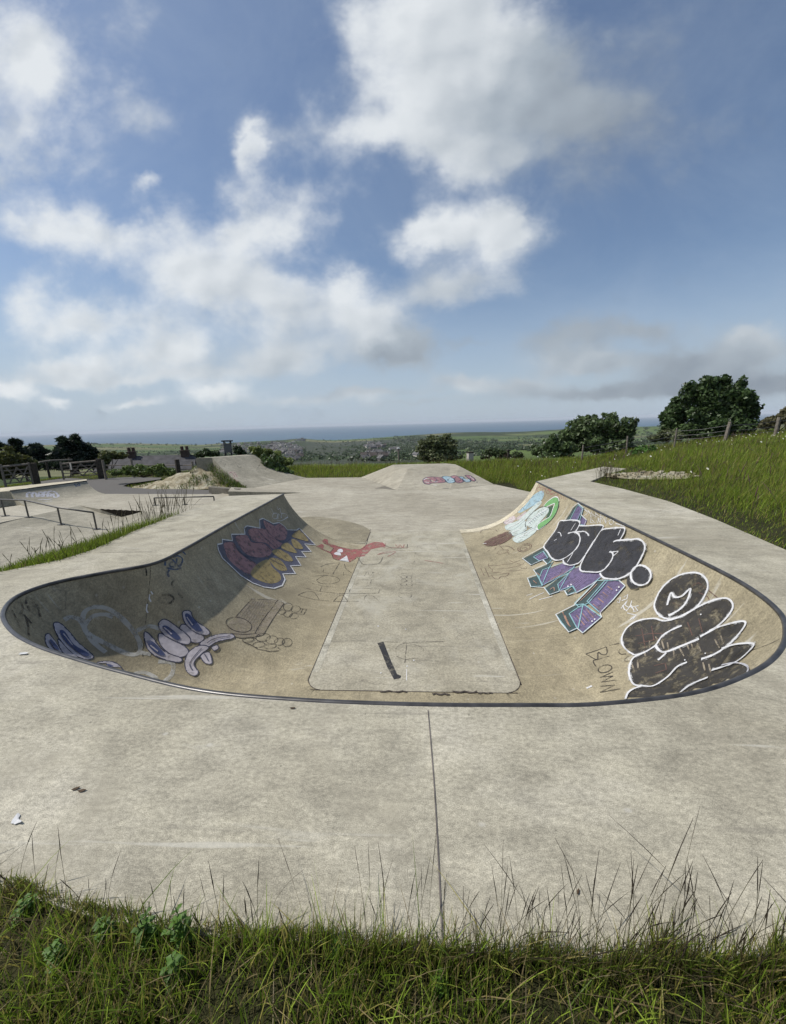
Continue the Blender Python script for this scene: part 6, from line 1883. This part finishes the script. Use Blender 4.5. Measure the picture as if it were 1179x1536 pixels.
# billow: warp the chart with noise, then add rounded puffs
def wnoise(vec, scale, detail, rough, color=False, dist=0.0):
    nd = wn('ShaderNodeTexNoise'); nd.inputs['Scale'].default_value = scale; nd.inputs['Detail'].default_value = detail
    nd.inputs['Roughness'].default_value = rough; nd.inputs['Distortion'].default_value = dist
    wl_(vec, nd.inputs['Vector']); return nd.outputs['Color' if color else 'Fac']
def wpuff(vec, scale, detail=4.0, rough=0.55, smooth=0.55):
    nd = wn('ShaderNodeTexVoronoi'); nd.feature = 'SMOOTH_F1'; nd.voronoi_dimensions = '2D'; nd.normalize = True
    for k, v in (('Scale', scale), ('Detail', detail), ('Roughness', rough), ('Smoothness', smooth), ('Lacunarity', 2.2)): nd.inputs[k].default_value = v
    wl_(vec, nd.inputs['Vector']); return wm('SUBTRACT', 1.0, nd.outputs['Distance'])
stretch = wv('MULTIPLY', pvec, (1.0, 1.3, 1.0))
zc2 = wm('MINIMUM', wm('ADD', wm('MULTIPLY', pZ, 1.9), 0.10), 1.0)
zc3 = wn('ShaderNodeCombineXYZ'); wl_(zc2, zc3.inputs[0]); wl_(zc2, zc3.inputs[1])
warp1 = wv('MULTIPLY', wv('SUBTRACT', wnoise(stretch, 3.4, 5, 0.55, True), (0.5, 0.5, 0.5)), (0.32, 0.24, 0.0))
warp2 = wv('MULTIPLY', wv('SUBTRACT', wnoise(stretch, 14.0, 4, 0.6, True), (0.5, 0.5, 0.5)), (0.05, 0.05, 0.0))
warp1 = wv('MULTIPLY', warp1, zc3.outputs[0])
pw = wv('ADD', pvec, wv('ADD', warp1, warp2))
puffv = wv('ADD', stretch, warp2)
def chart(u, v):
    d = ray(u, v); return d[0] / d[1], d[2] / d[1]
# u, v, half width, half height (photo pixels), amount, brightness
CL = [(10, 120, 95, 150, 1.0, 0.92), (60, 90, 60, 70, 0.5, 1.05), (205, 140, 62, 52, 0.6, 0.80), (130, 60, 120, 90, 0.25, 0.75), (30, 235, 90, 40, 0.5, 0.74),
      (70, 320, 105, 40, 0.95, 0.96), (190, 350, 105, 46, 1.0, 0.95), (300, 400, 90, 50, 0.95, 0.92), (415, 310, 88, 66, 1.1, 0.96), (360, 350, 60, 40, 0.8, 0.94), (392, 212, 22, 38, 0.9, 1.0), (430, 190, 60, 40, 0.4, 0.7), (215, 265, 30, 22, 0.8, 1.0),
      (345, 440, 95, 46, 0.95, 0.86), (450, 480, 110, 56, 1.05, 0.82), (515, 430, 42, 34, 1.0, 1.08), (560, 490, 66, 46, 0.9, 0.84), (590, 533, 70, 24, 1.0, 0.46), (430, 535, 120, 26, 0.8, 0.66),
      (45, 440, 52, 38, 1.05, 1.05), (120, 490, 115, 36, 1.1, 0.92), (255, 520, 70, 40, 1.1, 0.86), (90, 548, 66, 18, 0.9, 0.86), (20, 588, 44, 16, 1.2, 1.0), (85, 604, 28, 9, 1.0, 0.95), (330, 588, 56, 18, 1.2, 0.92), (210, 601, 40, 9, 1.1, 0.92), (100, 570, 150, 14, 0.8, 0.80), (300, 560, 150, 14, 0.7, 0.78), (450, 600, 160, 8, 0.6, 0.72), (180, 540, 120, 20, 0.5, 0.84),
      (670, 90, 140, 120, 1.2, 0.94), (565, 180, 80, 62, 0.95, 0.94), (540, 40, 46, 66, 0.65, 1.0), (640, 30, 110, 60, 0.7, 0.95), (640, 230, 64, 54, 0.85, 0.92), (790, 140, 140, 105, 1.0, 0.54), (880, 150, 140, 130, 0.6, 0.42), (960, 190, 120, 120, 0.3, 0.42), (720, 235, 70, 40, 0.6, 0.76),
      (710, 338, 88, 52, 1.15, 0.98), (645, 355, 46, 34, 0.8, 1.0), (770, 345, 56, 46, 0.65, 0.70), (690, 425, 74, 40, 0.95, 0.70), (630, 440, 60, 36, 0.4, 0.6),
      (850, 510, 70, 30, 1.2, 0.50), (880, 546, 84, 20, 1.35, 0.64), (960, 495, 76, 20, 0.9, 0.48), (1010, 545, 84, 30, 1.1, 0.45), (1120, 522, 84, 38, 1.35, 0.56), (1130, 505, 38, 17, 0.7, 0.78), (1150, 575, 110, 26, 1.25, 0.42), (690, 570, 54, 18, 1.3, 0.70), (775, 578, 60, 16, 1.25, 0.64), (900, 590, 170, 14, 1.1, 0.50), (1020, 582, 120, 20, 1.0, 0.46), (615, 518, 36, 26, 1.1, 0.50), (560, 588, 90, 8, 0.9, 0.60), (700, 515, 40, 11, 0.7, 0.5), (620, 603, 80, 5, 0.7, 0.6)]
dens = None; bsum = None
for (u, v, ru, rv, amt, br) in CL:
    c0 = chart(u, v); cxp = chart(u + ru, v); cyp = chart(u, v - rv)
    rx_ = math.hypot(cxp[0] - c0[0], cxp[1] - c0[1]); ry_ = math.hypot(cyp[0] - c0[0], cyp[1] - c0[1])
    q = wv('MULTIPLY', wv('SUBTRACT', pw, (c0[0], c0[1], 0)), (1 / rx_, 1 / ry_, 0))
    e = wm('MULTIPLY', wm('POWER', 2.71828, wm('MULTIPLY', wv('DOT_PRODUCT', q, q, 1), -1.3)), amt)
    dens = e if dens is None else wm('ADD', dens, e)
    be = wm('MULTIPLY', e, br)
    bsum = be if bsum is None else wm('ADD', bsum, be)
fine = wnoise(stretch, 7.5, 9, 0.60, False, 0.25)
wisp = wnoise(stretch, 2.4, 9, 0.66, False, 0.6)
puff = wpuff(puffv, 6.5, 3.0)
puff_s = wpuff(wv('ADD', puffv, (-0.022, 0.030, 0)), 6.5, 1.0)
puff_c = wpuff(puffv, 6.5, 1.0)
det = wm('ADD', wm('ADD', wm('MULTIPLY', wm('SUBTRACT', fine, 0.5), 1.0), wm('MULTIPLY', wm('SUBTRACT', wisp, 0.5), 0.9)), wm('MULTIPLY', wm('SUBTRACT', puff, 0.62), 0.9))
dd_ = wm('ADD', dens, det)
mr = wn('ShaderNodeMapRange'); mr.interpolation_type = 'SMOOTHSTEP'; mr.inputs[1].default_value = 0.14; mr.inputs[2].default_value = 1.40
wl_(dd_, mr.inputs[0]); alpha = mr.outputs[0]
# a thin milky veil everywhere plus haze near the horizon
veil = wm('ADD', wm('MULTIPLY', wm('SUBTRACT', wisp, 0.40, True), 0.5), 0.07)
hz = wn('ShaderNodeMapRange'); hz.interpolation_type = 'SMOOTHSTEP'; hz.inputs[1].default_value = 0.34; hz.inputs[2].default_value = 0.0; hz.inputs[3].default_value = 0.0; hz.inputs[4].default_value = 0.72
wl_(sx.outputs[2], hz.inputs[0])
bright = wm('DIVIDE', bsum, wm('MAXIMUM', dens, 0.05))
relief = wm('MULTIPLY', wm('SUBTRACT', puff_c, puff_s), 0.55)
thick = wn('ShaderNodeMapRange'); thick.interpolation_type = 'SMOOTHSTEP'; thick.inputs[1].default_value = 0.7; thick.inputs[2].default_value = 2.2; thick.inputs[3].default_value = 1.08; thick.inputs[4].default_value = 0.94
wl_(dd_, thick.inputs[0])
bright = wm('MULTIPLY', wm('MULTIPLY', bright, thick.outputs[0]), wm('ADD', wm('ADD', 0.88, wm('MULTIPLY', fine, 0.24)), relief))
hv = wn('ShaderNodeMix'); hv.data_type = 'RGBA'
skys = wn('ShaderNodeVectorMath', operation='SCALE'); wl_(sky.outputs[0], skys.inputs[0]); skys.inputs['Scale'].default_value = 0.106
tint = wv('MULTIPLY', skys.outputs[0], (0.94, 0.97, 1.0))
SKYMIX = wn('ShaderNodeMix'); SKYMIX.data_type = 'RGBA'
wl_(wm('ADD', veil, hz.outputs[0], True), SKYMIX.inputs[0]); wl_(tint, SKYMIX.inputs[6]); SKYMIX.inputs[7].default_value = (0.46, 0.55, 0.66, 1)
cbr = wn('ShaderNodeValToRGB'); ce = cbr.color_ramp.elements
ce[0].position = 0.28; ce[0].color = (0.17, 0.205, 0.26, 1); ce[1].position = 1.0; ce[1].color = (0.80, 0.835, 0.86, 1)
e_ = ce.new(0.62); e_.color = (0.42, 0.475, 0.53, 1)
wl_(bright, cbr.inputs['Fac'])
CM = wn('ShaderNodeMix'); CM.data_type = 'RGBA'
wl_(wm('MULTIPLY', alpha, 0.93), CM.inputs[0]); wl_(SKYMIX.outputs[2], CM.inputs[6]); wl_(cbr.outputs[0], CM.inputs[7])
bg = wn('ShaderNodeBackground'); bg.inputs['Strength'].default_value = 1.0
wl_(CM.outputs[2], bg.inputs['Color'])
wo = wn('ShaderNodeOutputWorld'); wl_(bg.outputs[0], wo.inputs['Surface'])

cam = bpy.data.cameras.new('camera')
cam.sensor_fit = 'VERTICAL'; cam.sensor_height = 34.6; cam.sensor_width = 34.6 * 1179 / 1536
cam.lens = F / 1536 * 34.6
cam.clip_start = 0.02; cam.clip_end = 120000
co = bpy.data.objects.new('camera', cam); COL.objects.link(co)
co.matrix_world = Matrix(((CR[0], CU[0], -CF[0], EYE[0]), (CR[1], CU[1], -CF[1], EYE[1]), (CR[2], CU[2], -CF[2], EYE[2]), (0, 0, 0, 1)))
scene.camera = co
scene.view_settings.view_transform = 'Standard'; scene.view_settings.look = 'None'
scene.view_settings.exposure = 0.0; scene.view_settings.gamma = 1.0
scene.render.resolution_x, scene.render.resolution_y = 786, 1024
scene.cycles.max_bounces = 6; scene.cycles.diffuse_bounces = 3; scene.cycles.transparent_max_bounces = 12
